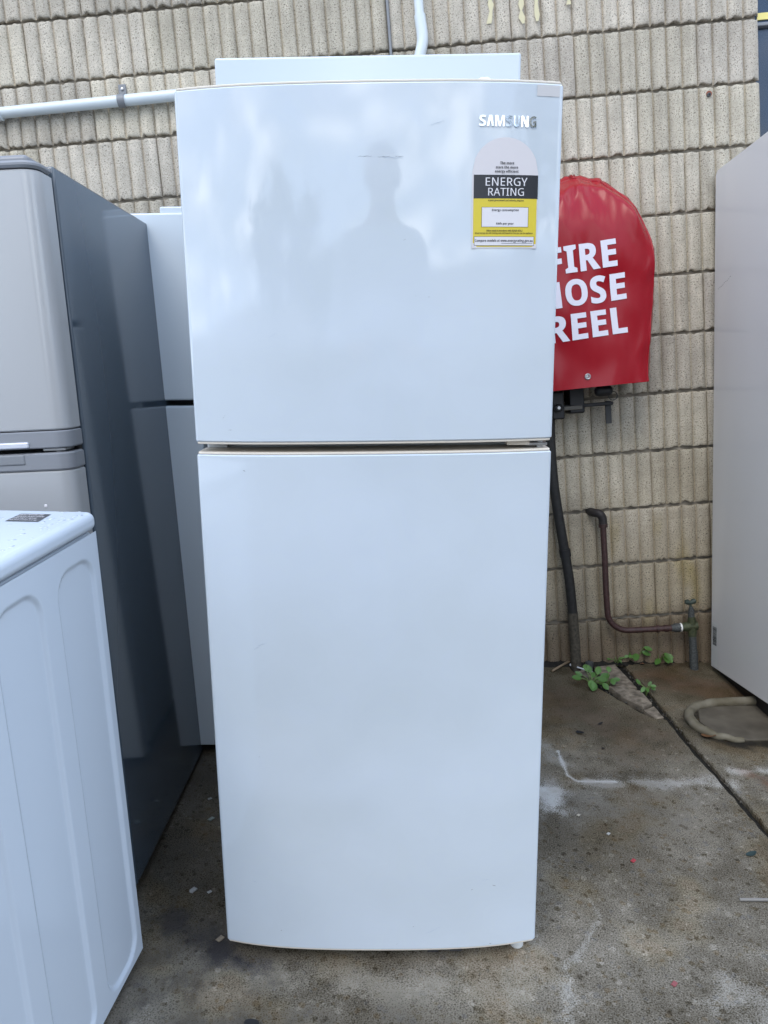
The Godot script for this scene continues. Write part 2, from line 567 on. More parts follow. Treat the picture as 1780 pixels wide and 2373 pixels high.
func fluted_block(wall: Node3D, x0: float, flutes: int, y0: float, us: Array, st: FastNoiseLite, rg: FastNoiseLite, fine: FastNoiseLite) -> void:
	var b := MB.new()
	var top := COURSE - 0.009
	var cols := []                       # [x, depth, share of the flute's width]
	var tilt := rng.randf_range(-0.0025, 0.0025)
	var jx := rng.randf_range(-0.0012, 0.0012)
	for f in flutes:
		var cx := x0 + (f + 0.5) * FLUTE + jx
		for u in us:
			cols.append([cx + u * 0.0231, 0.0145 * pow(1.0 - pow(absf(u), 2.5), 0.52), f])
	cols[0][0] = x0 + 0.0006
	cols[cols.size() - 1][0] = x0 + flutes * FLUTE - 0.0006
	var rows := [0.0, 0.003, 0.011, 0.035, 0.075, 0.115, 0.155, 0.175, 0.183, top]
	var tone := rng.randf_range(0.88, 1.09)
	var warm := rng.randf_range(-0.03, 0.03)
	var first := b.v.size()
	var nc := cols.size()
	for r in rows.size():
		for q in cols:
			var f2: float = q[2]
			var px: float = q[0]
			var chip_b := maxf(0.0, rg.get_noise_2d(px, y0 * 3.1 + 5.0) * 0.011 + 0.0005) * smoothstep(0.002, 0.010, q[1])
			var chip_t := maxf(0.0, rg.get_noise_2d(px, y0 * 3.1 + 9.0) * 0.007) * smoothstep(0.002, 0.010, q[1])
			var y: float = y0 + lerpf(chip_b, top - chip_t, rows[r] / top)
			var z: float = WALL_Z - 0.0145 + q[1] + tilt + fine.get_noise_2d(px * 0.9, y * 0.5) * 0.0024
			if r == 0 or r == rows.size() - 1:
				z -= 0.0035 * smoothstep(0.0, 0.01, q[1])
			var t := st.get_noise_2d(px, y)
			var t2 := st.get_noise_2d(px * 2.3 + 40.0, y * 0.9)
			var c := Color(0.60, 0.557, 0.478) * (tone * (1.0 + 0.16 * t + 0.10 * fine.get_noise_2d(px * 0.25, y * 0.12)))
			c.b *= 1.0 + warm
			var run := fine.get_noise_2d(px * 1.1 + 17.0, y * 0.06 + y0)      # pale lime and dark rain runs down the flutes
			c = c * (1.0 + 0.22 * run)
			# weathering: the lower courses are stained ochre and brown, and green where the tap drips
			var low := smoothstep(0.15, -0.75, y + 0.2 * t)
			c = c.lerp(Color(0.40, 0.345, 0.25), low * 0.8)
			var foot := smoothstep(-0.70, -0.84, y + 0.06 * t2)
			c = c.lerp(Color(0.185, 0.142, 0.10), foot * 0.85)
			var och := smoothstep(0.05, 0.5, t2) * smoothstep(0.65, 0.75, px) * smoothstep(-0.40, -0.50, y) * smoothstep(-0.9, -0.7, y)
			c = c.lerp(Color(0.36, 0.29, 0.11), och * 0.7)
			var grime := smoothstep(-0.28, -0.42, y) * smoothstep(0.70, 0.60, px) * smoothstep(0.0, 0.4, t + 0.15)
			c = c.lerp(Color(0.20, 0.18, 0.145), grime * 0.45)
			if q[1] < 0.003:                              # dirt and cement slurry lodged in the grooves
				c = c * Color(1.0, 0.97, 0.92)
			b.tone = Color(c.r, c.g, c.b, 1)
			b.add(wp(px, y, z), Vector3.BACK, Vector2(px, y))
	b.grid(first, rows.size(), nc)
	# undersides and tops, back into the joint
	for e in [0, rows.size() - 1]:
		var dn := Vector3.DOWN if e == 0 else Vector3.UP
		var fs := b.v.size()
		for i in nc:
			var p: Vector3 = b.v[first + e * nc + i]
			b.tone = b.c[first + e * nc + i]
			b.add(p, dn)
			b.add(Vector3(p.x, p.y, WALL_Z - 0.019), dn)
		for i in nc - 1:
			b.quad(fs + i * 2, fs + i * 2 + 2, fs + i * 2 + 3, fs + i * 2 + 1)
	# both ends
	for e in [0, nc - 1]:
		var sd := Vector3.LEFT if e == 0 else Vector3.RIGHT
		var fs2 := b.v.size()
		for r in rows.size():
			var p: Vector3 = b.v[first + r * nc + e]
			b.tone = b.c[first + r * nc + e]
			b.add(p, sd)
			b.add(Vector3(p.x, p.y, WALL_Z - 0.019), sd)
		for r in rows.size() - 1:
			b.quad(fs2 + r * 2, fs2 + r * 2 + 2, fs2 + r * 2 + 3, fs2 + r * 2 + 1)
	# smooth normals over the front, from the grid itself
	for r in rows.size():
		for i in nc:
			var a := first + r * nc
			var dx: Vector3 = b.v[a + mini(i + 1, nc - 1)] - b.v[a + maxi(i - 1, 0)]
			var dy: Vector3 = b.v[first + mini(r + 1, rows.size() - 1) * nc + i] - b.v[first + maxi(r - 1, 0) * nc + i]
			b.n[a + i] = dx.cross(dy).normalized()
	obj("block", b, M.block, wall)


func shop_window() -> void:
	var w := thing("shop_window", "dark shop window with a yellow band, past the wall's right end", "window")
	var x0 := WALL_END + 0.004
	var x1 := 3.4
	var z := WALL_Z - 0.12
	var fr := MB.new()
	fr.rbox(wp(x0 + 0.012, 0.45, z), Vector3(0.024, 2.9, 0.05), 0.003, 1)
	fr.rbox(wp(x1, 0.45, z), Vector3(0.05, 2.9, 0.05), 0.003, 1)
	fr.rbox(wp((x0 + x1) * 0.5, 1.92, z), Vector3(x1 - x0, 0.05, 0.05), 0.003, 1)
	fr.rbox(wp((x0 + x1) * 0.5, 1.180, z), Vector3(x1 - x0 - 0.06, 0.012, 0.04), 0.003, 1)
	obj("frame", fr, M.trim, w)
	var pane := MB.new()
	pane.rbox(wp((x0 + x1) * 0.5, 0.45, z), Vector3(x1 - x0 - 0.03, 2.9, 0.006), 0.001, 1)
	var glass := paint(0.015, 0.045, 0.10, 0.03, 0.0, 0.8)
	glass.transparency = BaseMaterial3D.TRANSPARENCY_ALPHA
	glass.albedo_color.a = 0.35
	obj("pane", pane, glass, w)
	var band := MB.new()
	band.rbox(wp((x0 + x1) * 0.5 + 0.01, 1.209, z + 0.006), Vector3(x1 - x0 - 0.06, 0.022, 0.003), 0.001, 1)
	obj("yellow_band", band, paint(0.85, 0.74, 0.25, 0.5), w)
	var room := MB.new()
	room.rbox(wp((x0 + x1) * 0.5, 0.45, z - 1.6), Vector3(x1 - x0 + 0.4, 3.0, 0.1), 0.01, 1)
	room.rbox(wp((x0 + x1) * 0.5, 1.99, z - 0.8), Vector3(x1 - x0 + 0.4, 0.08, 1.6), 0.01, 1)
	room.rbox(wp(x1 + 0.16, 0.45, z - 0.8), Vector3(0.1, 3.0, 1.5), 0.01, 1)
	obj("room_wall", room, paint(0.02, 0.03, 0.05, 0.8), w)


# ---------------------------------------------------------------- the yard floor
func pave(poly: Array, y1: float, thick: float, jag: float) -> MB:
	# a slab: its outline broken up by small chips, its top laid out in the paving map
	var b := MB.new()
	var pts := []
	for i in poly.size():
		var p: Vector2 = poly[i]
		var q: Vector2 = poly[(i + 1) % poly.size()]
		var steps := maxi(1, int(p.distance_to(q) / 0.02)) if jag > 0.0 else 1
		if p.distance_to(q) > 1.3:
			steps = 1
		var side := (q - p).normalized().orthogonal()
		for k in steps:
			pts.append(p.lerp(q, float(k) / steps) + (side * rng.randf_range(-jag, jag) if k > 0 else Vector2.ZERO))
	b.prism(pts, y1 - thick, y1, 0.003)
	for i in b.v.size():
		b.uv[i] = Vector2((b.v[i].x + 1.15) / 2.6, (b.v[i].z + 2.85) / 2.6)
	return b


func yard_floor() -> void:
	var g := MB.new()
	g.flat([Vector3(-30, FLOOR - 0.03, -12), Vector3(30, FLOOR - 0.03, -12), Vector3(30, FLOOR - 0.03, 40), Vector3(-30, FLOOR - 0.03, 40)], Vector3.UP)
	var gr := obj("ground", g, M.yard, null, yard)
	gr.set_meta("kind", "structure")
	var pv := Node3D.new()
	pv.name = "pavement"
	pv.transform = yard
	pv.set_meta("kind", "structure")
	add_child(pv, true)
	var jl := [Vector2(0.782, -2.84), Vector2(0.790, -2.56), Vector2(0.806, -2.324), Vector2(0.812, -2.19)]
	var jm := [Vector2(0.815, -2.15), Vector2(0.820, -1.97), Vector2(0.834, -1.82), Vector2(0.847, -1.60), Vector2(0.868, -1.20), Vector2(0.90, -0.26)]
	var left := [Vector2(-1.14, -0.26), Vector2(-1.14, -2.84), Vector2(0.60, -2.84), Vector2(0.612, -2.52), Vector2(0.648, -2.415), Vector2(0.690, -2.33), Vector2(0.738, -2.225), Vector2(0.772, -2.165)]
	left.append_array(jm)
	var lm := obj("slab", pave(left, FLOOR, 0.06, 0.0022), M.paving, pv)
	var right := []
	var rr := jl + jm
	for i in rr.size():
		right.append(rr[i] + Vector2(0.019, 0))
	right.append(Vector2(1.44, -0.26))
	right.append(Vector2(1.44, -2.84))
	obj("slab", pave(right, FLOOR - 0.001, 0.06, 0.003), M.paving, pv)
	# the broken corner of the left slab, in pieces
	for f in [
		[[Vector2(0.694, -2.54), Vector2(0.775, -2.56), Vector2(0.786, -2.43), Vector2(0.792, -2.37), Vector2(0.74, -2.385), Vector2(0.700, -2.42)], 0.004],
		[[Vector2(0.700, -2.375), Vector2(0.75, -2.37), Vector2(0.795, -2.335), Vector2(0.802, -2.25), Vector2(0.765, -2.225), Vector2(0.725, -2.29)], 0.008],
		[[Vector2(0.764, -2.212), Vector2(0.804, -2.238), Vector2(0.810, -2.165), Vector2(0.785, -2.155)], 0.003],
		[[Vector2(0.625, -2.55), Vector2(0.682, -2.545), Vector2(0.690, -2.44), Vector2(0.655, -2.43)], -0.004]]:
		var fb := pave(f[0], FLOOR + f[1], 0.05, 0.002)
		obj("concrete_fragment", fb, M.fragment, pv)
	var d := MB.new()
	d.flat([Vector3(0.58, FLOOR - 0.014, -2.85), Vector3(0.96, FLOOR - 0.014, -2.85), Vector3(0.96, FLOOR - 0.014, -0.2), Vector3(0.58, FLOOR - 0.014, -0.2)], Vector3.UP)
	obj("joint_dirt", d, M.dirt, pv)
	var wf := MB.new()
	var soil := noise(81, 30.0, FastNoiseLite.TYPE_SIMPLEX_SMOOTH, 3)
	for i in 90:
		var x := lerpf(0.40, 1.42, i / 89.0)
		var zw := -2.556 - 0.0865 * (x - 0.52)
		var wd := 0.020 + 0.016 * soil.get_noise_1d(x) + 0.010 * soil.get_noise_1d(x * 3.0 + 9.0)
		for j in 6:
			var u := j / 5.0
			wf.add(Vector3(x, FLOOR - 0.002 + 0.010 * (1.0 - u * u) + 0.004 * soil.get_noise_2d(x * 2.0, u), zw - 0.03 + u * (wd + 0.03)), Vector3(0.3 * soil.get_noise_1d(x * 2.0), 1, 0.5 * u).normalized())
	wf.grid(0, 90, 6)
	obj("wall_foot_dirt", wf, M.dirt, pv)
	# grit lying in the joint and cracks and over the floor
	var gt := MB.new()
	for i in 420:
		var p: Vector3
		var r := rng.randf_range(0.0015, 0.004)
		if i < 260:
			var z := rng.randf_range(-2.55, -1.2)
			p = Vector3(0.789 + (z + 2.56) * 0.075 + rng.randf_range(0.0, 0.028), FLOOR - 0.008 + rng.randf() * 0.006, z)
		elif i < 340:
			var t := rng.randf()
			p = Vector3(lerpf(0.62, 0.79, t) + rng.randf_range(-0.01, 0.012), FLOOR - 0.006 + rng.randf() * 0.004, lerpf(-2.5, -2.17, t) + rng.randf_range(-0.02, 0.02))
		else:
			p = Vector3(rng.randf_range(0.45, 1.0), FLOOR + 0.002, -2.64 + 0.03 * rng.randf() + 0.0)
			p.z = -2.60 - 0.05 * (p.x - 0.5) + rng.randf_range(-0.01, 0.03)
		gt.tone = Color.WHITE * rng.randf_range(0.3, 1.0)
		var from := gt.v.size()
		gt.rbox(Vector3.ZERO, Vector3(r * rng.randf_range(0.8, 1.8), r, r * rng.randf_range(0.8, 1.6)), r * 0.45, 1)
		gt.shift(from, Transform3D(Basis(Vector3(rng.randf(), rng.randf() + 0.1, rng.randf()).normalized(), rng.randf() * 3.0), p))
	var gm := paint(0.14, 0.125, 0.10, 0.9)
	gm.vertex_color_use_as_albedo = true
	var grit := obj("grit", gt, gm, null, yard)
	grit.set_meta("kind", "stuff")
	tag(grit, "loose grit in the dark slab joint and along the wall foot", "grit")


# ---------------------------------------------------------------- text
func text_onto(b: MB, words: String, bold: bool, x0: float, x1: float, y0: float, y1: float, onto: Callable, cuts := 0, skew := 0.0, heavy := 0.0) -> void:
	# flat lettering fitted into a box, laid onto a curved face: onto(x, y) -> point
	var tm := TextMesh.new()
	tm.text = words
	var f := SystemFont.new()
	f.font_names = PackedStringArray(["Droid Sans"])
	f.font_weight = 700 if bold else 400
	if heavy > 0.0:
		var fv := FontVariation.new()
		fv.base_font = f
		fv.variation_embolden = heavy
		tm.font = fv
	else:
		tm.font = f
	tm.font_size = 64
	tm.pixel_size = 0.01
	tm.depth = 0.0
	tm.curve_step = 1.0
	var a := tm.get_mesh_arrays()
	var v: PackedVector3Array = a[Mesh.ARRAY_VERTEX]
	var ix: PackedInt32Array = a[Mesh.ARRAY_INDEX] if a[Mesh.ARRAY_INDEX] != null else PackedInt32Array(range(v.size()))
	if v.is_empty():
		return
	var lo := v[0]
	var hi := v[0]
	for p in v:
		lo = lo.min(p)
		hi = hi.max(p)
	var tris := []
	for k in range(0, ix.size() - 2, 3):
		tris.append([v[ix[k]], v[ix[k + 1]], v[ix[k + 2]]])
	for c in cuts:
		var more := []
		for t in tris:
			var ab: Vector3 = (t[0] + t[1]) * 0.5
			var bc: Vector3 = (t[1] + t[2]) * 0.5
			var ca: Vector3 = (t[2] + t[0]) * 0.5
			more.append_array([[t[0], ab, ca], [ab, t[1], bc], [ca, bc, t[2]], [ab, bc, ca]])
		tris = more
	for t in tris:
		var id := []
		for p in t:
			var x := remap(p.x, lo.x, hi.x, x0, x1)
			var y := remap(p.y, lo.y, hi.y, y0, y1)
			id.append(b.add(onto.call(x + (y - y0) * skew, y), Vector3.BACK))
		b.face(id[0], id[1], id[2])


# ---------------------------------------------------------------- the white two-door fridge
const HALF := 0.285
const BOW := 0.0255


func bow(x: float) -> float:
	var u2 := pow(x / HALF, 2.0)
	return BOW * (1.0 - 0.42 * u2 - 0.58 * u2 * u2)


func bowed_profile(half: float, back: float, r: float, proud := 0.0) -> Array:
	var pts := []
	for i in 5:                                   # left edge, rounded
		var a := PI - PI * 0.5 * i / 4.0
		pts.append(Vector2(-half + r + cos(a) * r, bow(half - r) - r + sin(a) * r + proud))
	for i in range(1, 24):
		var x := lerpf(-half + r, half - r, i / 24.0)
		pts.append(Vector2(x, bow(x) + proud))
	for i in 5:
		var a := PI * 0.5 - PI * 0.5 * i / 4.0
		pts.append(Vector2(half - r + cos(a) * r, bow(half - r) - r + sin(a) * r + proud))
	pts.append(Vector2(half, back))
	pts.append(Vector2(-half, back))
	return pts


func bowed_sheet(b: MB, x0: float, x1: float, y0: float, y1: float, lift: float) -> void:
	var first := b.v.size()
	for i in 9:
		var x := lerpf(x0, x1, i / 8.0)
		for y in [y0, y1]:
			b.add(Vector3(x, y, bow(x) + lift), Vector3(x * 0.6, 0, 1).normalized())
	b.grid(first, 9, 2)


func main_fridge() -> void:
	var f := thing("two_door_fridge", "big white two door fridge with yellow energy label, front and centre", "fridge", pose(-0.0343, FLOOR, -1.2253))
	var cab := MB.new()
	cab.rbox(Vector3(0, 0.7575, -0.345), Vector3(0.556, 1.445, 0.555), 0.006)
	obj("cabinet", cab, M.cabinet, f)
	var gk := MB.new()
	gk.rbox(Vector3(0, 0.492, -0.0635), Vector3(0.53, 0.87, 0.0085), 0.003, 1)
	gk.rbox(Vector3(0, 1.222, -0.0635), Vector3(0.53, 0.49, 0.0085), 0.003, 1)
	obj("door_gasket", gk, M.gasket, f)
	# lower door, then the freezer door: enamelled skin with a yellowed plastic cap at either end
	var doors := []
	for d in [["fridge_door", 0.0353, 0.9488], ["freezer_door", 0.9616, 1.484]]:
		var sk := MB.new()
		sk.prism(bowed_profile(HALF, -0.058, 0.007), d[1] + 0.004, d[2] - 0.004, 0.0018)
		var door := obj(d[0], sk, M.enamel, f)
		doors.append(door)
		for e in [0, 1]:
			var cp := MB.new()
			var y0: float = d[1] if e == 0 else d[2] - 0.0038
			cp.prism(bowed_profile(HALF - 0.0022, -0.056, 0.006, -0.0022), y0, y0 + 0.0038, 0.001)
			obj("door_cap", cp, M.cap, door)
	var upper: Node3D = doors[1]
	var lower: Node3D = doors[0]
	# badge: seven chrome letters
	var word := ["S", "V", "M", "S", "U", "N", "G"]
	var spans := [[0.1605, 0.1705], [0.1715, 0.1825], [0.1840, 0.1975], [0.1995, 0.2090], [0.2110, 0.2200], [0.2225, 0.2325], [0.2345, 0.2445]]
	for i in 7:
		var lb := MB.new()
		var y0 := 1.4205 - i * 0.0001
		var onto := func(x: float, y: float) -> Vector3: return Vector3(x, y, bow(x) + 0.0016)
		if word[i] == "V":            # the A of this badge has no bar: an inverted V
			var s: Array = spans[i]
			var c: float = (s[0] + s[1]) * 0.5
			for p in [[s[0], s[0] + 0.0036, c + 0.0012, c - 0.0022], [s[1] - 0.0036, s[1], c + 0.0022, c - 0.0012]]:
				lb.flat([onto.call(p[0], y0), onto.call(p[1], y0), onto.call(p[2], y0 + 0.0148), onto.call(p[3], y0 + 0.0148)], Vector3.BACK)
		else:
			text_onto(lb, word[i], true, spans[i][0], spans[i][1], y0, y0 + 0.0148, onto)
		for k in lb.n.size():
			lb.n[k] = Vector3(lb.v[k].x * 0.6 + 0.05 * sin(i * 2.3), 0.03 * cos(i * 1.7), 1).normalized()
		obj("badge_letter", lb, M.chrome, upper)
	energy_label(upper)
	# a yellowed strip of tape on the upper right corner
	var tp := MB.new()
	bowed_sheet(tp, 0.245, 0.279, 1.4625, 1.4775, 0.0005)
	obj("tape_patch", tp, M.film, upper)
	# scuffs rubbed into the enamel, then fainter lines that are mostly painted reflections
	var sc := MB.new()
	for s in [[-0.005, 1.3815, 0.020, 0.0], [0.022, 1.3805, 0.018, 0.03], [0.045, 1.3805, 0.012, -0.05], [0.052, 1.2655, 0.004, 0.4], [0.068, 1.1845, 0.0025, 1.0], [0.088, 1.183, 0.003, 0.2], [0.279, 1.2695, 0.0018, 1.3], [-0.225, 0.985, 0.006, 0.1], [-0.235, 1.005, 0.008, 0.9]]:
		scuff(sc, s[0], s[1], s[2], s[3], 0.00026)
	obj("scuff", sc, M.scuff, upper).set_meta("kind", "stuff")
	var ss := MB.new()
	for s in [[0.035, 1.379, 0.03, -0.04], [0.10, 1.425, 0.02, 0.3], [-0.15, 1.13, 0.015, 0.5]]:
		scuff(ss, s[0], s[1], s[2], s[3], 0.0004)
	obj("faint_scuff_reflection", ss, M.scuff_reflection, upper).set_meta("kind", "stuff")
	var sl := MB.new()
	for s in [[-0.206, 0.92, 0.004, -0.4], [0.03, 0.052, 0.0015, 1.0], [0.165, 0.16, 0.003, 0.3], [0.20, 0.045, 0.004, 0.1], [0.205, 0.165, 0.006, -0.3], [-0.205, 0.42, 0.0015, 0.0], [-0.18, 0.075, 0.002, 0.0], [0.06, 0.088, 0.002, 0.5]]:
		scuff(sl, s[0], s[1], s[2], s[3], 0.0006)
	obj("scuff", sl, M.scuff, lower).set_meta("kind", "stuff")
	var sm := MB.new()  # faint scratches, with reflections drawn in as colour
	for s in [[0.095, 0.079, 0.018, 0.45], [0.088, 0.0755, 0.012, 0.25], [0.105, 0.0845, 0.010, 0.5], [-0.20, 0.62, 0.012, 0.5], [-0.19, 0.627, 0.016, 0.35], [-0.225, 0.172, 0.008, -0.2], [0.19, 0.178, 0.014, 0.0]]:
		scuff(sm, s[0], s[1], s[2], s[3], 0.0007)
	obj("faint_scuff_reflection", sm, M.scuff_reflection, lower).set_meta("kind", "stuff")
	# hinge in the gap, its plastic packing, and the top cover
	var hg := MB.new()
	hg.rbox(Vector3(0.262, 0.9552, -0.032), Vector3(0.034, 0.0045, 0.05), 0.001, 1)
	hg.tube([Vector3(0.268, 0.949, -0.018), Vector3(0.268, 0.9614, -0.018)], 0.0055, 12)
	obj("hinge", hg, M.steel, f)
	var pk := MB.new()
	pk.rbox(Vector3(0.232, 0.9575, -0.028), Vector3(0.036, 0.0065, 0.05), 0.001, 1)
	obj("hinge_packing", pk, M.cap, f)
	var tb := MB.new()
	tb.rbox(Vector3(-0.262, 0.955, -0.06), Vector3(0.034, 0.0125, 0.016), 0.002, 1)
	obj("gap_block", tb, M.cabinet, f)
	var hc := MB.new()
	hc.rbox(Vector3(0.172, 1.4895, -0.04), Vector3(0.02, 0.017, 0.05), 0.006)
	obj("hinge_cover", hc, M.foot, f)
	# underside and feet
	for s in [[0.256, -0.030], [0.24, -0.5], [-0.24, -0.5]]:
		var ft := MB.new()
		ft.lathe([Vector2(0.0, 0.0), Vector2(0.010, 0.0005), Vector2(0.0125, 0.004), Vector2(0.0125, 0.014), Vector2(0.010, 0.02), Vector2(0.008, 0.036)], 16, Transform3D(Basis(), Vector3(s[0], 0, s[1])))
		obj("foot", ft, M.foot, f)
	var fl := MB.new()
	fl.lathe([Vector2(0.0, 0.0), Vector2(0.012, 0.001), Vector2(0.012, 0.02), Vector2(0.008, 0.036)], 14, Transform3D(Basis(), Vector3(-0.23, 0, -0.12)))
	obj("foot", fl, M.black, f)
	for s in [[0.126, 0.148], [0.085, 0.105]]:
		var ch := MB.new()
		ch.rbox(Vector3((s[0] + s[1]) * 0.5, 0.0345, bow(s[0]) - 0.006), Vector3(s[1] - s[0], 0.003, 0.012), 0.001, 1)
		obj("broken_clip", ch, M.black, lower)


func scuff(b: MB, x: float, y: float, l: float, turn: float, w: float) -> void:
	var top := []
	var bot := []
	for i in 7:
		var t := i / 6.0 - 0.5
		var px := x + cos(turn) * l * t
		var py := y + sin(turn) * l * t + sin(i * 2.1 + x * 90.0) * 0.0004
		var hw := w * (0.25 + 0.75 * absf(sin(i * 1.9 + y * 70.0))) * (1.0 - absf(t) * 1.2)
		top.append(Vector3(px, py + hw, bow(px) + 0.0003))
		bot.append(Vector3(px, py - hw, bow(px) + 0.0003))
	var first := b.v.size()
	for i in 7:
		b.add(top[i], Vector3.BACK)
		b.add(bot[i], Vector3.BACK)
	b.grid(first, 7, 2)


func energy_label(door: Node3D) -> void:
	var lx := func(px: float) -> float: return 0.152 + (px - 210.0) * 0.0001126
	var ly := func(py: float) -> float: return 1.406 - (py - 525.0) * 0.0001038
	var am := ArrayMesh.new()
	# paper: a straight body under a round head, following the bow of the door
	var paper := MB.new()
	var first := paper.v.size()
	for i in 25:
		var px: float = lerpf(205.0, 1078.0, i / 24.0)
		var u := (px - 641.5) / 436.5
		var head: float = 985.0 - 460.0 * sqrt(maxf(0.0, 1.0 - u * u))
		var curl := 0.0009 * smoothstep(0.75, 1.0, absf(u))
		var x: float = lx.call(px)
		for y in [[ly.call(2008.0), curl], [ly.call(1900.0), 0.0], [ly.call(head), 0.0]]:
			paper.add(Vector3(x, y[0], bow(x) + 0.0004 + y[1]), Vector3(x * 0.6, 0, 1).normalized())
	paper.grid(first, 25, 3)
	paper.surface(am, M.paper)
	var yel := MB.new()
	first = yel.v.size()
	for i in 13:
		var px: float = lerpf(222.0, 1068.0, i / 12.0)
		var x: float = lx.call(px)
		for k in 5:
			# the print has bleached unevenly: paler down the left side
			var fade := clampf(1.15 - 0.9 * (1.0 - i / 12.0) * (0.25 + k * 0.18) - 0.12 * k + 0.1 * sin(i * 1.3 + k), 0.0, 1.0)
			yel.tone = Color(1.0, 1.06, 6.0).lerp(Color(1, 1, 1), fade)
			yel.add(Vector3(x, lerpf(ly.call(1332.0), ly.call(1985.0), k / 4.0), bow(x) + 0.0007), Vector3(x * 0.6, 0, 1).normalized())
	yel.grid(first, 13, 5)
	yel.surface(am, M.yellow)
	var ink := MB.new()
	bowed_sheet(ink, lx.call(225.0), lx.call(1078.0), ly.call(1332.0), ly.call(1018.0), 0.0009)
	bowed_sheet(ink, lx.call(332.0), lx.call(958.0), ly.call(1718.0), ly.call(1447.0), 0.0009)
	bowed_sheet(ink, lx.call(237.0), lx.call(1043.0), ly.call(1971.0), ly.call(1845.0), 0.0009)
	var white := MB.new()
	bowed_sheet(white, lx.call(337.0), lx.call(953.0), ly.call(1713.0), ly.call(1452.0), 0.0011)
	bowed_sheet(white, lx.call(242.0), lx.call(1038.0), ly.call(1966.0), ly.call(1850.0), 0.0011)
	var onto := func(x: float, y: float) -> Vector3: return Vector3(x, y, bow(x) + 0.0014)
	for t in [["The more", 567, 752, 842, 880], ["stars the more", 512, 804, 898, 935], ["energy efficient", 502, 812, 952, 998], ["Energy consumption", 468, 826, 1470, 1512], ["kWh per year", 528, 760, 1654, 1694],
			["A joint government and industry program", 415, 888, 1346, 1374], ["When tested in accordance with AS/NZS 4474.2", 400, 882, 1752, 1778], ["Actual energy use and running costs will depend on how you use the appliance.", 245, 1028, 1787, 1814],
			["Compare models at www.energyrating.gov.au", 248, 1025, 1882, 1930]]:
		text_onto(ink, t[0], true, lx.call(t[1]), lx.call(t[2]), ly.call(t[4]), ly.call(t[3]), onto, 0, 0.2 if t[0].begins_with("A joint") else 0.0)
	bowed_sheet(ink, lx.call(600.0), lx.call(1022.0), ly.call(1940.0), ly.call(1936.0), 0.0014)
	text_onto(white, "ENERGY", false, lx.call(380.0), lx.call(935.0), ly.call(1163.0), ly.call(1055.0), onto)
	text_onto(white, "RATING", false, lx.call(415.0), lx.call(890.0), ly.call(1295.0), ly.call(1193.0), onto)
	ink.surface(am, M.ink)
	white.surface(am, M.paper_white)
	obj("energy_label", am, null, door)


# ---------------------------------------------------------------- the other appliances
func plain_fridge(called: String, label: String, xf: Transform3D, w: float, d: float, h: float, split: float, mat: Material, r: float, hinge_x := -2.0) -> Node3D:
	var f := thing(called, label, "fridge", xf)
	var cab := MB.new()
	cab.rbox(Vector3(0, h * 0.5 + 0.02, -0.06 - (d - 0.06) * 0.5), Vector3(w - 0.006, h - 0.055, d - 0.06), 0.006)
	obj("cabinet", cab, mat, f)
	var gk := MB.new()
	gk.rbox(Vector3(0, h * 0.5 + 0.02, -0.055), Vector3(w - 0.03, h - 0.09, 0.012), 0.003, 1)
	obj("door_gasket", gk, M.gasket, f)
	var lo := MB.new()
	lo.rbox(Vector3(0, (split + 0.036) * 0.5, -0.024), Vector3(w, split - 0.036, 0.048), r, 3)
	obj("fridge_door", lo, mat, f)
	var up := MB.new()
	up.rbox(Vector3(0, (split + 0.014 + h) * 0.5, -0.024), Vector3(w, h - split - 0.014, 0.048), r, 3)
	obj("freezer_door", up, mat, f)
	var hc := MB.new()
	if hinge_x > -1.0:
		hc.rbox(Vector3(hinge_x, h + 0.006, -0.045), Vector3(0.07, 0.018, 0.08), 0.004)
		obj("hinge_cover", hc, mat, f)
	var kick := MB.new()
	kick.rbox(Vector3(0, 0.024, -0.10), Vector3(w - 0.04, 0.03, 0.04), 0.002, 1)
	obj("kick_plate", kick, M.black, f)
	for sx in [-1, 1]:
		for sz in [-0.13, -d + 0.06]:
			var ft := MB.new()
			ft.lathe([Vector2(0, 0), Vector2(0.016, 0), Vector2(0.016, 0.02), Vector2(0.01, 0.05)], 12, Transform3D(Basis(), Vector3(sx * (w * 0.5 - 0.05), 0, sz)))
			obj("foot", ft, M.black, f)
	return f


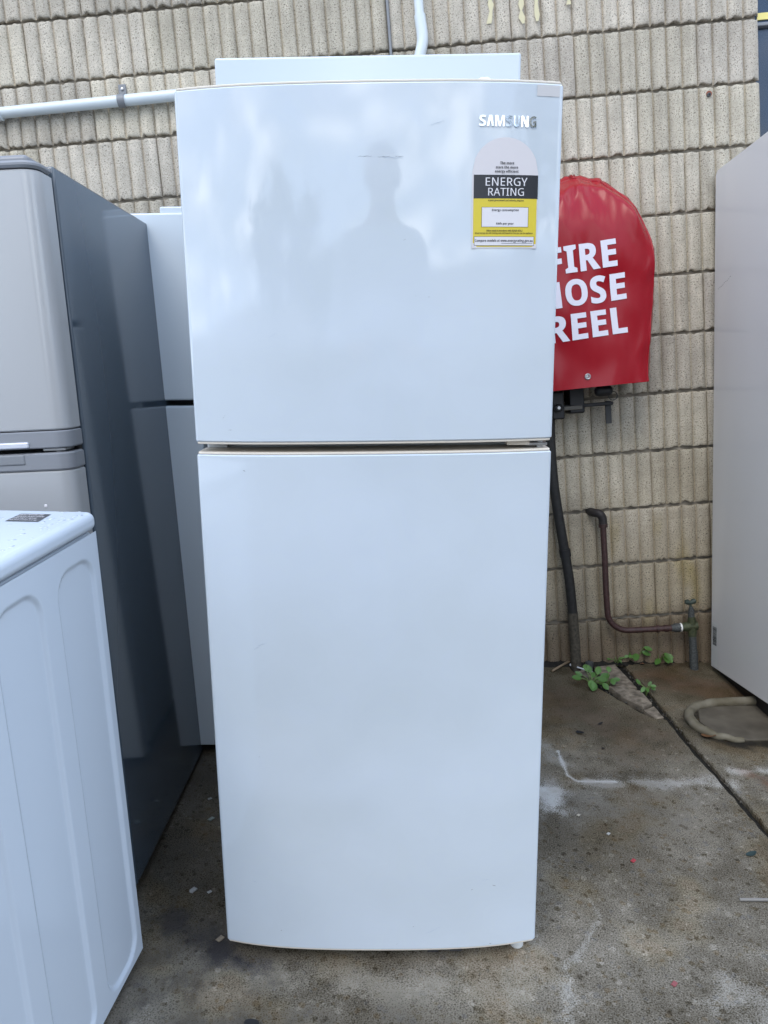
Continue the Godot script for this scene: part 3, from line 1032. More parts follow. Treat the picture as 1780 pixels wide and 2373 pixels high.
func grey_fridge() -> void:
	var f := thing("silver_fridge", "silver grey fridge with slate side panel at left, behind the washer", "fridge", pose(-0.538, FLOOR, -1.381, -0.028, 0.009, 0.034))
	var w := 0.60
	var cab := MB.new()
	cab.rbox(Vector3(-w * 0.5, 0.728, -0.291), Vector3(w, 1.396, 0.582), 0.005)
	obj("side_panel", cab, M.slate, f)
	var prof := func(out: float) -> Array:
		var pts := []
		var r := 0.028
		for i in 9:
			var a := PI - PI * 0.5 * i / 8.0
			pts.append(Vector2(-w + r + cos(a) * r, 0.072 - r + sin(a) * r + out))
		for i in 9:
			var a := PI * 0.5 - PI * 0.5 * i / 8.0
			pts.append(Vector2(-0.001 - r + cos(a) * r + out, 0.072 - r + sin(a) * r + out))
		pts.append(Vector2(-0.001 + out, 0.012))
		pts.append(Vector2(-w, 0.012))
		return pts
	var gk := MB.new()
	gk.rbox(Vector3(-w * 0.5, 0.73, 0.0065), Vector3(w - 0.012, 1.33, 0.014), 0.002, 1)
	obj("door_gasket", gk, M.gasket, f)
	var up := MB.new()
	up.prism(prof.call(0.0), 0.9755, 1.405, 0.0025)
	var upper := obj("freezer_door", up, M.silver, f)
	var tr := MB.new()
	tr.prism(prof.call(0.001), 0.944, 0.974, 0.002)
	obj("handle_trim", tr, M.trim, upper)
	var hs := MB.new()
	hs.rbox(Vector3(-0.36, 0.951, 0.0715), Vector3(0.58, 0.011, 0.012), 0.003)
	obj("handle_strip", hs, M.trim_bright, upper)
	var cp := MB.new()
	cp.prism(prof.call(0.001), 1.4075, 1.419, 0.004)
	obj("top_cap", cp, M.trim, upper)
	var lo := MB.new()
	lo.prism(prof.call(0.0), 0.05, 0.9035, 0.0025)
	var lower := obj("fridge_door", lo, M.silver, f)
	var tl := MB.new()
	tl.prism(prof.call(0.001), 0.9045, 0.936, 0.003)
	obj("handle_trim", tl, M.trim, lower)
	var rec := MB.new()
	rec.rbox(Vector3(-0.38, 0.9255, 0.0705), Vector3(0.60, 0.020, 0.009), 0.004)
	obj("finger_recess", rec, M.grey_plastic, lower)
	var hg := MB.new()
	hg.rbox(Vector3(-0.035, 0.940, 0.035), Vector3(0.04, 0.005, 0.04), 0.001, 1)
	hg.tube([Vector3(-0.03, 0.934, 0.045), Vector3(-0.03, 0.946, 0.045)], 0.006, 12)
	obj("hinge", hg, M.steel, f)
	var hc := MB.new()
	hc.rbox(Vector3(-0.06, 1.424, 0.0), Vector3(0.075, 0.020, 0.10), 0.008)
	hc.rbox(Vector3(-0.06, 1.430, -0.085), Vector3(0.055, 0.016, 0.09), 0.006)
	obj("hinge_cover", hc, M.trim, f)
	var dr := MB.new()
	dr.rbox(Vector3(-0.055, 0.842, 0.0712), Vector3(0.006, 0.006, 0.004), 0.002, 2)
	obj("water_drop", dr, M.paper_white, lower)
	for sx in [-0.55, -0.05]:
		for sz in [-0.03, -0.54]:
			var ft := MB.new()
			ft.lathe([Vector2(0, 0), Vector2(0.016, 0), Vector2(0.016, 0.02), Vector2(0.01, 0.04)], 12, Transform3D(Basis(), Vector3(sx, 0, sz)))
			obj("foot", ft, M.black, f)


func oval(y: float, z: float, cz: float) -> float:     # distance outside a rounded oblong pressing
	var q := Vector2(absf(z - cz) - 0.0535, absf(y - 0.399) - 0.379) + Vector2(0.038, 0.038)
	return Vector2(maxf(q.x, 0), maxf(q.y, 0)).length() + minf(maxf(q.x, q.y), 0.0) - 0.038


func washer() -> void:
	var t := thing("washing_machine", "white washing machine with pressed side panel and wet lid, lower left", "washing machine", pose(-0.540, -1.119, -0.624, 0.05, -0.108, -0.006))
	var side := MB.new()
	# pressed steel side: four oblong recesses
	var zs := []
	var z := -0.6005
	while z < 0.0:
		zs.append(z)
		var near := 9.0
		for k in 4:
			near = minf(near, minf(absf(z + 0.582 - 0.1525 * k), absf(z + 0.475 - 0.1525 * k)))
		z += 0.0016 if near < 0.012 else 0.006
	zs.append(0.0)
	var ys := []
	var y := 0.006
	while y < 0.812:
		ys.append(y)
		y += 0.003 if y < 0.075 or y > 0.725 else 0.03
	ys.append(0.812)
	var depth := func(yy: float, zz: float) -> float:
		var d := 0.0
		for k in 4:
			d = maxf(d, smoothstep(0.004, -0.006, oval(yy, zz, -0.5285 + 0.1525 * k)))
		return -0.005 * d
	var first := side.v.size()
	for yy in ys:
		for zz in zs:
			var e := 0.0015
			var gy: float = (depth.call(yy + e, zz) - depth.call(yy - e, zz)) / (2.0 * e)
			var gz: float = (depth.call(yy, zz + e) - depth.call(yy, zz - e)) / (2.0 * e)
			side.add(Vector3(depth.call(yy, zz), yy, zz), Vector3(1, -gy, -gz).normalized())
	side.grid(first, ys.size(), zs.size())
	side.rbox(Vector3(-0.309, 0.409, -0.300), Vector3(0.602, 0.805, 0.599), 0.004, 1)
	obj("body", side, M.washer, t)
	var lid := MB.new()
	lid.rbox(Vector3(-0.303, 0.8295, -0.301), Vector3(0.612, 0.0305, 0.606), 0.013, 4)
	obj("lid", lid, M.washer, t)
	# rating sticker
	var sk := MB.new()
	sk.flat([Vector3(-0.056, 0.8453, -0.574), Vector3(-0.105, 0.8453, -0.574), Vector3(-0.105, 0.8453, -0.531), Vector3(-0.052, 0.8453, -0.531)], Vector3.UP)
	var am := ArrayMesh.new()
	sk.surface(am, paint(0.06, 0.065, 0.075, 0.4))
	var pr := MB.new()
	for i in 4:
		var onto := func(x: float, q: float) -> Vector3: return Vector3(x, 0.8458, -q)
		text_onto(pr, ["RATED LOAD 7.5 kg", "230-240 V  50 Hz", "WASH AND SPIN", "READ BEFORE USE"][i], true, -0.102, -0.058 - 0.006 * (i % 2), 0.5345 + i * 0.010, 0.5405 + i * 0.010, onto)
	for i in pr.n.size():
		pr.n[i] = Vector3.UP
	pr.surface(am, M.paper_white)
	obj("rating_sticker", am, null, t)
	# control fascia and door, on the front that faces the yard
	var fa := MB.new()
	fa.rbox(Vector3(-0.30, 0.755, 0.008), Vector3(0.59, 0.10, 0.016), 0.006)
	obj("control_panel", fa, M.washer, t)
	var ring := MB.new()
	var loop := []
	for i in 33:
		loop.append(Vector3(-0.30 + cos(TAU * i / 32.0) * 0.17, 0.41 + sin(TAU * i / 32.0) * 0.17, 0.012))
	ring.tube(loop, 0.028, 12, false)
	var door := obj("porthole_door", ring, M.trim_bright, t)
	var gl := MB.new()
	gl.lathe([Vector2(0, -0.03), Vector2(0.08, -0.022), Vector2(0.15, 0.0)], 28, Transform3D(Basis(Vector3.RIGHT, -PI / 2), Vector3(-0.30, 0.41, 0.0)))
	obj("door_glass", gl, M.black, door)
	# rain left standing on the lid
	var dr := MB.new()
	for i in 260:
		var px := rng.randf_range(-0.32, -0.008)
		var pz := rng.randf_range(-0.598, -0.14)
		if rng.randf() < 0.55:
			px = -0.012 - absf(rng.randfn(0.0, 0.035))
		var r := rng.randf_range(0.0010, 0.0032)
		var from := dr.v.size()
		dr.lathe([Vector2(1, 0), Vector2(0.95, 0.12), Vector2(0.7, 0.26), Vector2(0.35, 0.34), Vector2(0, 0.36)], 9)
		dr.shift(from, Transform3D(Basis(Vector3.UP, rng.randf() * 3.0) * Basis.from_scale(Vector3(r * rng.randf_range(1.0, 3.4), r * 0.28, r)), Vector3(px, 0.8446, pz)))
	var wm := paint(0.60, 0.67, 0.72, 0.03)
	var drops := obj("rain_drops", dr, wm, t)
	drops.set_meta("kind", "stuff")
	for sx in [-0.55, -0.06]:
		for sz in [-0.06, -0.54]:
			var ft := MB.new()
			ft.lathe([Vector2(0, -0.02), Vector2(0.018, -0.02), Vector2(0.018, 0.0), Vector2(0.01, 0.02)], 12, Transform3D(Basis(), Vector3(sx, 0, sz)))
			obj("foot", ft, M.black, t)


func right_fridge() -> void:
	var t := thing("grey_white_fridge", "tall dull white fridge at right, side panel facing in, leaning back", "fridge", pose(1.102, -1.028, -1.940, -0.115, 0.024, 0.018) * Transform3D(Basis.from_scale(Vector3.ONE * 0.953), Vector3.ZERO))
	var w := 0.62
	var cab := MB.new()
	# the side is a folded sheet: its top rear corner is cut off slantwise
	var poly := [Vector2(-0.6, 0.002), Vector2(-0.6, 1.722), Vector2(-0.585, 1.736), Vector2(-0.004, 1.732), Vector2(-0.0, 1.728), Vector2(0.0, 0.002)]
	var from := cab.v.size()
	cab.prism(poly, 0.0, w, 0.003)
	cab.shift(from, Transform3D(Basis(Vector3(0, 0, 1), Vector3(1, 0, 0), Vector3(0, 1, 0)), Vector3.ZERO))
	obj("cabinet", cab, M.white_c, t)
	for d in [["fridge_door", 0.03, 1.12], ["freezer_door", 1.135, 1.735]]:
		var db := MB.new()
		db.rbox(Vector3(w * 0.5, (d[1] + d[2]) * 0.5, 0.036), Vector3(w, d[2] - d[1], 0.06), 0.012, 3)
		obj(d[0], db, M.white_c, t)
	var bs := MB.new()  # black box added to stand in for the shade under the cabinet
	bs.rbox(Vector3(w * 0.5, -0.030, -0.30), Vector3(w - 0.05, 0.075, 0.56), 0.004, 1)
	obj("added_gap_shade", bs, M.black, t)
	var lb := MB.new()
	lb.flat([Vector3(-0.0008, 0.012, -0.592), Vector3(-0.0008, 0.012, -0.545), Vector3(-0.0008, 0.17, -0.545), Vector3(-0.0008, 0.17, -0.592)], Vector3.LEFT)
	var am := ArrayMesh.new()
	lb.surface(am, paint(0.55, 0.56, 0.55, 0.5))
	var bars := MB.new()
	var y := 0.088
	while y < 0.155:
		var th := rng.randf_range(0.0008, 0.0026)
		bars.flat([Vector3(-0.0013, y, -0.584), Vector3(-0.0013, y, -0.553), Vector3(-0.0013, y + th, -0.553), Vector3(-0.0013, y + th, -0.584)], Vector3.LEFT)
		y += th + rng.randf_range(0.0008, 0.002)
	bars.surface(am, M.gasket)
	obj("barcode_label", am, null, t)
	var sc := MB.new()
	var q := []
	for i in 10:
		q.append(Vector3(-0.0006, 1.335 + i * 0.0028 + 0.002 * sin(i * 1.7), -0.57 + i * 0.011))
	for i in 9:
		var hw := 0.0007
		sc.flat([q[i] + Vector3(0, hw, 0), q[i] - Vector3(0, hw, 0), q[i].lerp(q[i + 1], 0.7) - Vector3(0, hw, 0), q[i].lerp(q[i + 1], 0.7) + Vector3(0, hw, 0)], Vector3.LEFT)
	obj("scratch", sc, M.scuff, t).set_meta("kind", "stuff")
	for sx in [0.06, w - 0.06]:
		for k in [[-0.05, 0.115], [-0.54, 0.05]]:
			var ft := MB.new()
			ft.lathe([Vector2(0, -k[1]), Vector2(0.018, -k[1]), Vector2(0.018, -k[1] + 0.02), Vector2(0.009, 0.01)], 12, Transform3D(Basis(), Vector3(sx, 0, k[0])))
			obj("foot", ft, M.black, t)


# ---------------------------------------------------------------- on the wall
func hose_cover() -> void:
	var origin := Vector3(0.630, EYE + 0.030, WALL_Z + 0.02)
	var t := thing("hose_reel_cover", "red vinyl fire hose reel cover on the wall, right of the fridge", "cover", Transform3D(Basis(Vector3.BACK, 0.02), origin))
	var n1 := noise(61, 9.0, FastNoiseLite.TYPE_SIMPLEX_SMOOTH, 3)
	n1.fractal_type = FastNoiseLite.FRACTAL_RIDGED
	var n2 := noise(62, 4.0, FastNoiseLite.TYPE_SIMPLEX_SMOOTH, 2)
	var h := 0.652
	var half := func(v: float) -> float:     # half width at height share v
		var y := v * h
		var body := lerpf(0.172, 0.203, smoothstep(0.0, 0.36, y))
		if y < 0.40:
			return body
		var u := (y - 0.40) / (h - 0.40)
		return 0.203 * pow(maxf(0.0, 1.0 - pow(u, 1.85)), 0.5)
	# the face hangs from a rim; the skirt wraps back to the wall
	var face := func(x: float, y: float) -> Vector3:
		var hw: float = half.call(clampf(y / h, 0.0, 0.9999))
		var u := clampf(absf(x) / maxf(hw, 0.01), 0.0, 1.0)
		var up := smoothstep(0.42, 0.652, y)
		var z := 0.205 - 0.012 * u * u - 0.05 * up * up - 0.02 * smoothstep(0.4, 0.0, y)
		z += (n1.get_noise_2d(x * 0.55, y * 0.22) - 0.2) * 0.015 * (0.12 + up + smoothstep(0.6, 1.0, u) * 0.8)
		z += n2.get_noise_2d(x * 1.2, y * 0.7) * 0.013
		var rho := Vector2(x / 0.203, maxf(y - 0.40, 0.0) / 0.252).length()
		z -= 0.045 * smoothstep(0.84, 1.02, rho) * smoothstep(0.36, 0.5, y)       # the top is sewn to a band that falls back
		var ang := atan2(x, 0.66 - y)
		z += 0.009 * absf(sin(ang * 3.1 + 0.7 + 3.0 * n2.get_noise_2d(ang * 0.2, 3.0))) * up * (1.0 - smoothstep(0.8, 0.95, rho))
		z += 0.004 * exp(-pow(x / 0.012, 2.0)) * up
		return Vector3(x, y, z)
	var rows := 56
	var cols := 48
	var b := MB.new()
	var first := b.v.size()
	for i in rows:
		var v := 1.0 - pow(1.0 - i / float(rows - 1), 1.9)
		v = minf(v, 0.9995)
		var hw: float = half.call(v)
		for j in cols:
			var u := j / float(cols - 1) * 2.0 - 1.0
			var p: Vector3 = face.call(u * hw, v * h)
			b.add(p, Vector3.BACK)
	b.grid(first, rows, cols)
	for i in rows:
		for j in cols:
			var a := first + i * cols
			var dx: Vector3 = b.v[a + mini(j + 1, cols - 1)] - b.v[a + maxi(j - 1, 0)]
			var dy: Vector3 = b.v[first + mini(i + 1, rows - 1) * cols + j] - b.v[first + maxi(i - 1, 0) * cols + j]
			b.n[a + j] = dx.cross(dy).normalized() if dx.cross(dy).length() > 1e-9 else Vector3(0, 0.5, 0.8)
	obj("front_panel", b, M.red, t)
	# skirt round the rim
	var rim := []
	for i in rows:
		rim.append(first + i * cols)
	for j in range(1, cols):
		rim.append(first + (rows - 1) * cols + j)
	for i in range(rows - 2, -1, -1):
		rim.append(first + i * cols + cols - 1)
	var s := MB.new()
	var sf := s.v.size()
	var cen := Vector3(0, 0.33, 0)
	for k in rim.size():
		var p: Vector3 = b.v[rim[k]]
		var out := (Vector3(p.x, p.y, 0) - Vector3(0, minf(p.y, 0.40), 0)).normalized()
		for q in 7:
			var w := q / 6.0
			var crease := n1.get_noise_2d(k * 0.012, w * 0.06 + 7.0) * 0.010
			var swell := 0.016 * sin(PI * minf(w * 1.6, 1.0)) + crease * sin(PI * minf(w + 0.05, 1.0))
			s.add(Vector3(p.x, p.y, lerpf(p.z, 0.0, w)) + out * swell, out)
	s.grid(sf, rim.size(), 7)
	for k in rim.size():
		for q in 7:
			var a := sf + k * 7 + q
			var dx: Vector3 = s.v[sf + mini(k + 1, rim.size() - 1) * 7 + q] - s.v[sf + maxi(k - 1, 0) * 7 + q]
			var dy: Vector3 = s.v[sf + k * 7 + mini(q + 1, 6)] - s.v[sf + k * 7 + maxi(q - 1, 0)]
			var nn := dx.cross(dy).normalized()
			s.n[a] = nn if nn.dot(s.n[a]) >= 0.0 else -nn
	obj("skirt", s, M.red, t)
	var piping := MB.new()
	var pp := []
	for k in rim.size():
		var p: Vector3 = b.v[rim[k]]
		pp.append(p + Vector3(0, 0, -0.001))
	piping.tube(pp, 0.0032, 8, false)
	obj("piping", piping, M.red, t)
	var tl := Basis(Vector3.BACK, 0.045)
	for w in [["FIRE", -0.118, 0.092, 0.354, 0.434], ["HOSE", -0.150, 0.112, 0.252, 0.334], ["REEL", -0.138, 0.107, 0.152, 0.232]]:
		var lb := MB.new()
		var onto := func(x: float, y: float) -> Vector3:
			var p := tl * Vector3(x, y - 0.29, 0) + Vector3(0, 0.29, 0)
			return face.call(p.x, p.y) + Vector3(0, 0, 0.0022)
		text_onto(lb, w[0], true, w[1], w[2], w[3], w[4], onto, 3, 0.0, 0.45)
		obj("lettering", lb, M.lettering, t)
	var ey := MB.new()
	var at: Vector3 = face.call(-0.019, 0.034)
	var lp := []
	for i in 21:
		lp.append(at + Vector3(cos(TAU * i / 20.0) * 0.0075, sin(TAU * i / 20.0) * 0.0075, 0.001))
	ey.tube(lp, 0.0028, 8, false)
	ey.lathe([Vector2(0.007, 0.0), Vector2(0, 0.0008)], 14, Transform3D(Basis(Vector3.RIGHT, PI / 2), at))
	obj("eyelet", ey, M.steel, t)


func hose_reel() -> void:
	var t := thing("hose_reel_stand", "black hose reel bracket with valve under the red cover", "hose reel")
	var z := WALL_Z
	var b := MB.new()
	b.rbox(wp(0.615, -0.026, z + 0.075), Vector3(0.21, 0.012, 0.022), 0.003, 1)
	b.rbox(wp(0.535, -0.02, z + 0.055), Vector3(0.04, 0.09, 0.10), 0.006)
	b.rbox(wp(0.60, 0.10, z + 0.05), Vector3(0.05, 0.30, 0.08), 0.006)
	obj("bracket", b, M.black, t)
	var wh := MB.new()
	wh.rbox(wp(0.578, -0.031, z + 0.091), Vector3(0.075, 0.014, 0.012), 0.003, 1)
	obj("tag_plate", wh, paint(0.13, 0.12, 0.10, 0.6), t)
	var lk := MB.new()
	lk.lathe([Vector2(0, 0), Vector2(0.013, 0.0), Vector2(0.013, 0.02), Vector2(0.009, 0.024), Vector2(0, 0.024)], 16, Transform3D(Basis(Vector3.RIGHT, PI / 2), wp(0.531, -0.027, z + 0.105)))
	obj("lock_barrel", lk, M.black, t)
	var kf := MB.new()
	kf.lathe([Vector2(0, 0.0), Vector2(0.004, 0.0), Vector2(0.005, 0.002), Vector2(0, 0.002)], 12, Transform3D(Basis(Vector3.RIGHT, PI / 2), wp(0.531, -0.027, z + 0.1305)))
	obj("keyhole", kf, M.steel, t)
	var vk := MB.new()
	vk.rbox(wp(0.680, 0.016, z + 0.12), Vector3(0.058, 0.034, 0.035), 0.015, 3)
	obj("valve_knob", vk, M.black, t)
	var lp := []
	for i in 21:
		lp.append(wp(0.710 + cos(TAU * i / 20.0) * 0.014, -0.002 + sin(TAU * i / 20.0) * 0.014, z + 0.12))
	var rg := MB.new()
	rg.tube(lp, 0.0013, 6, false)
	obj("wire_ring", rg, M.galv, t)
	var st := MB.new()
	st.rbox(wp(0.706, -0.055, z + 0.07), Vector3(0.020, 0.075, 0.006), 0.002, 1)
	obj("strap", st, paint(0.05, 0.05, 0.05, 0.7), t)


func wall_pipes() -> void:
	var z := WALL_Z
	var t := thing("hose_supply_pipe", "black rubber pipe leaning down the wall below the red cover", "pipe")
	var b := MB.new()
	var pts := [wp(0.518, 0.03, z + 0.06), wp(0.513, -0.09, z + 0.06), wp(0.512, -0.186, z + 0.06), wp(0.518, -0.313, z + 0.058), wp(0.533, -0.449, z + 0.055), wp(0.551, -0.600, z + 0.05), wp(0.558, -0.700, z + 0.046), wp(0.560, -0.745, z + 0.044)]
	b.tube(curve(pts), 0.0165, 16)
	obj("hose", b, M.rubber, t)
	var lo := MB.new()
	lo.tube(curve([wp(0.5595, -0.735, z + 0.044), wp(0.562, -0.83, z + 0.042), wp(0.564, -1.0, z + 0.04)]), 0.0178, 16)
	obj("stand_pipe", lo, textured(paint(0.10, 0.085, 0.06, 0.8), 71, 0.05, Color(0.5, 0.5, 0.5), Color(1, 1, 1), 5.0), t)
	var cl := MB.new()
	cl.tube([wp(0.541, -0.51, z + 0.053), wp(0.544, -0.535, z + 0.052)], 0.0195, 14)
	obj("hose_clip", cl, M.black, t)

	var r := thing("rusty_water_pipe", "thin red brown water pipe bending along the wall to the tap", "pipe")
	var rp := MB.new()
	var z5 := z + 0.05
	var path := [wp(0.677, -0.425, z5), wp(0.6775, -0.55, z5), wp(0.677, -0.66, z5), wp(0.678, -0.715, z5)]
	for i in range(1, 9):
		var a := PI + PI * 0.5 * i / 8.0
		path.append(wp(0.753 + cos(a) * 0.075, -0.742 + sin(a) * 0.071, z5))
	path.append(wp(0.80, -0.8145, z5))
	path.append(wp(0.90, -0.816, z5))
	rp.tube(path, 0.0103, 14)
	obj("pipe_run", rp, M.rust, r)
	var el := MB.new()
	el.tube(curve([wp(0.648, -0.394, z - 0.01), wp(0.652, -0.394, z + 0.03), wp(0.666, -0.397, z + 0.048), wp(0.676, -0.412, z5), wp(0.677, -0.436, z5)], 5), 0.0145, 14)
	obj("elbow", el, textured(paint(0.035, 0.028, 0.028, 0.6), 72, 0.06, Color(0.5, 0.5, 0.5), Color(1, 1, 1), 6.0), r)
	for c in [[wp(0.677, -0.444, z5), wp(0.677, -0.432, z5), 0.0158], [wp(0.845, -0.8155, z5), wp(0.853, -0.8155, z5), 0.0135], [wp(0.872, -0.8158, z5), wp(0.884, -0.816, z5), 0.0125]]:
		var cb := MB.new()
		cb.tube([c[0], c[1]], c[2], 14)
		obj("collar", cb, M.rust, r)

	var g := thing("garden_tap", "green weathered brass garden tap on a short standpipe by the wall", "tap")
	var cn := MB.new()
	cn.tube([wp(0.896, -0.816, z5), wp(0.904, -0.816, z5), wp(0.906, -0.816, z5), wp(0.926, -0.816, z5)], [0.012, 0.013, 0.0155, 0.0155], 8)
	obj("union_nut", cn, M.galv, g)
	var tt := MB.new()
	tt.tube([wp(0.925, -0.816, z5), wp(0.931, -0.816, z5)], 0.0152, 12)
	obj("thread_tape", tt, M.thread_tape, g)
	var body := MB.new()
	body.tube([wp(0.930, -0.816, z5), wp(0.945, -0.815, z5), wp(0.985, -0.814, z5)], [0.013, 0.0165, 0.0155], 14)
	body.tube([wp(0.966, -0.780, z5), wp(0.967, -0.79, z5), wp(0.967, -0.83, z5), wp(0.968, -0.850, z5)], [0.011, 0.014, 0.0165, 0.0135], 14)
	obj("tap_body", body, M.brass, g)
	var bn := MB.new()
	bn.tube([wp(0.9655, -0.745, z5), wp(0.966, -0.755, z5), wp(0.966, -0.785, z5)], [0.006, 0.0095, 0.0115], 8)
	obj("bonnet", bn, M.galv, g)
	var hd := MB.new()
	hd.tube([wp(0.965, -0.752, z5), wp(0.964, -0.730, z5)], 0.0045, 10)
	hd.tube([wp(0.946, -0.727, z5), wp(0.954, -0.7275, z5), wp(0.964, -0.731, z5), wp(0.974, -0.7265, z5), wp(0.982, -0.726, z5)], [0.007, 0.010, 0.006, 0.010, 0.007], 10)
	obj("tap_handle", hd, paint(0.03, 0.045, 0.035, 0.5), g)
	var sp := MB.new()
	sp.tube([wp(0.968, -0.848, z5), wp(0.969, -0.90, z5), wp(0.969, -0.903, z5), wp(0.970, -0.98, z5), wp(0.970, -1.02, z5)], [0.0128, 0.0128, 0.0145, 0.0145, 0.0145], 14)
	obj("standpipe", sp, M.galv, g)

	var c := thing("white_conduit", "white plastic conduit running level along the wall at upper left", "conduit")
	var cp := MB.new()
	cp.tube([wp(-2.6, 1.062, z + 0.021), wp(-0.45, 1.079, z + 0.021)], 0.0175, 18)
	obj("conduit_run", cp, M.pvc, c)
	var cc := MB.new()
	cc.tube([wp(-1.30, 1.0695, z + 0.021), wp(-1.204, 1.070, z + 0.021)], 0.0208, 18)
	obj("coupling", cc, M.pvc, c)
	var sd := MB.new()
	var arc := []
	for i in 11:
		var a := -0.35 * PI + PI * 1.0 * i / 10.0
		arc.append(Vector2(cos(a), sin(a)))
	var sf := sd.v.size()
	for e in [-1, 1]:
		for i in 15:
			var a := -PI * 0.62 + PI * 1.24 * i / 14.0
			sd.add(wp(-0.806 + e * 0.012, 1.0755 + sin(a) * 0.0205, z + 0.021 + cos(a) * 0.0205), Vector3(0, sin(a), cos(a)))
	sd.grid(sf, 2, 15)
	sd.rbox(wp(-0.806, 1.111, z + 0.006), Vector3(0.025, 0.042, 0.006), 0.002, 1)
	obj("saddle_clamp", sd, M.grey_plastic, c)
	var sw := MB.new()
	sw.lathe([Vector2(0, 0.0), Vector2(0.0055, 0.0), Vector2(0.005, 0.003), Vector2(0, 0.0045)], 12, Transform3D(Basis(Vector3.RIGHT, PI / 2), wp(-0.805, 1.116, z + 0.009)))
	obj("clamp_screw", sw, M.steel, c)

	var d := thing("white_drain_pipe", "white plastic drain pipe coming down the wall behind the tall fridge", "pipe")
	var dp := MB.new()
	dp.tube([wp(0.172, 2.0, z + 0.03), wp(0.176, 1.225, z + 0.03)], 0.0148, 16)
	obj("down_pipe", dp, M.pvc, d)
	var db := MB.new()
	db.tube(curve([wp(0.1765, 1.245, z + 0.03), wp(0.1775, 1.225, z + 0.03), wp(0.180, 1.19, z + 0.03), wp(0.178, 1.16, z + 0.03), wp(0.166, 1.12, z + 0.03), wp(0.15, 1.07, z + 0.03)], 5), 0.0182, 16)
	obj("bend", db, M.pvc, d)

	var tl := ["long torn yellow tape strip on the wall, leftmost of four", "yellow tape strip with a ragged end, second from the left of four", "yellow tape strip with a curled foot, third from the left of four", "shortest stub of yellow tape, rightmost of four at the wall top"]
	var ti := 0
	for q in [[0.406, 1.212], [0.503, 1.203], [0.556, 1.206], [0.651, 1.247]]:
		var tb := MB.new()
		var first := tb.v.size()
		for i in 16:
			var y: float = lerpf(1.50, q[1], i / 15.0)
			var w := 0.011 * (1.0 if i < 8 else 0.62 + 0.35 * sin(i * 2.7 + ti * 1.3))
			var off := 0.003 * sin(i * 1.1 + ti * 2.0) + (0.006 * (i - 12) / 3.0 if i > 12 else 0.0) * (1 if ti % 2 else -1)
			for e in [-1, 0, 1]:
				tb.add(wp(q[0] + off + e * w, y, z + 0.0035 + 0.001 * sin(i * 0.9) + (0.0012 if e == 0 else 0.0)), Vector3(e * 0.3, 0, 1).normalized())
		tb.grid(first, 16, 3)
		tag(obj("tape_strip", tb, M.masking), tl[ti], "tape", "yellow tape remnants on the wall")
		ti += 1
	var an := thing("wall_anchor", "rusty screw anchor left in a wall flute near the shop window", "screw", Transform3D(Basis(), wp(1.093, 0.936, z)))
	var ab := MB.new()
	ab.lathe([Vector2(0.0, -0.01), Vector2(0.0095, -0.01), Vector2(0.0095, 0.001), Vector2(0.0, 0.0015)], 14, Transform3D(Basis(Vector3.RIGHT, PI / 2), Vector3(0.001, 0.004, 0.0)))
	obj("rust_plug", ab, paint(0.22, 0.06, 0.03, 0.8), an)
	var ah := MB.new()
	ah.lathe([Vector2(0.0, 0.0), Vector2(0.0065, 0.0), Vector2(0.0065, 0.006), Vector2(0.003, 0.007), Vector2(0.003, 0.004), Vector2(0.0, 0.004)], 12, Transform3D(Basis(Vector3.RIGHT, PI / 2), Vector3(-0.001, 0.0, 0.001)))
	obj("screw_head", ah, M.galv, an)


# ---------------------------------------------------------------- on the floor
func leaf_mesh(l: float, w: float, bend: float) -> MB:
	var b := MB.new()
	var rows := 9
	for i in rows:
		var t := i / float(rows - 1)
		var hw := w * pow(sin(PI * clampf(t * 0.94 + 0.04, 0.0, 1.0)), 0.62)
		var y := bend * t * t * l
		for e in [-1.0, -0.5, 0.0, 0.5, 1.0]:
			b.add(Vector3(e * hw, y + absf(e) * w * 0.16, t * l), Vector3(-e * 0.3, 1, -bend * t).normalized())
	b.grid(0, rows, 5)
	return b


func weed(called: String, label: String, at: Vector3, count: int, size: float, up: float, sd: int) -> void:
	var t := thing(called, label, "weed", yard * Transform3D(Basis(), at))
	var r := RandomNumberGenerator.new()
	r.seed = sd
	for i in count:
		var az := TAU * i / count * 1.6 + r.randf_range(-0.4, 0.4)
		var lean := r.randf_range(0.5, 1.25)
		var reach := size * r.randf_range(0.35, 1.1)
		var tip := Vector3(sin(az) * reach * sin(lean), maxf(0.006, reach * cos(lean) * up + 0.012), cos(az) * reach * sin(lean))
		var sb := MB.new()
		sb.tube(curve([Vector3(0, -0.01, 0), tip * 0.5 + Vector3(0, 0.006, 0), tip], 3), 0.0016, 6)
		obj("stem", sb, M.stem, t)
		var l := size * r.randf_range(0.5, 0.78)
		var lf := leaf_mesh(l, l * r.randf_range(0.30, 0.39), r.randf_range(-0.5, 0.15))
		var m: StandardMaterial3D = M.leaf
		if i % 3 == 1:
			m = M.leaf_pale
		obj("leaf", lf, m, t, Transform3D(Basis(Vector3.RIGHT, r.randf_range(0.35, 0.8)) * Basis(Vector3.UP, az + r.randf_range(-0.5, 0.5)) * Basis(Vector3.RIGHT, -r.randf_range(0.0, 0.4)), tip))


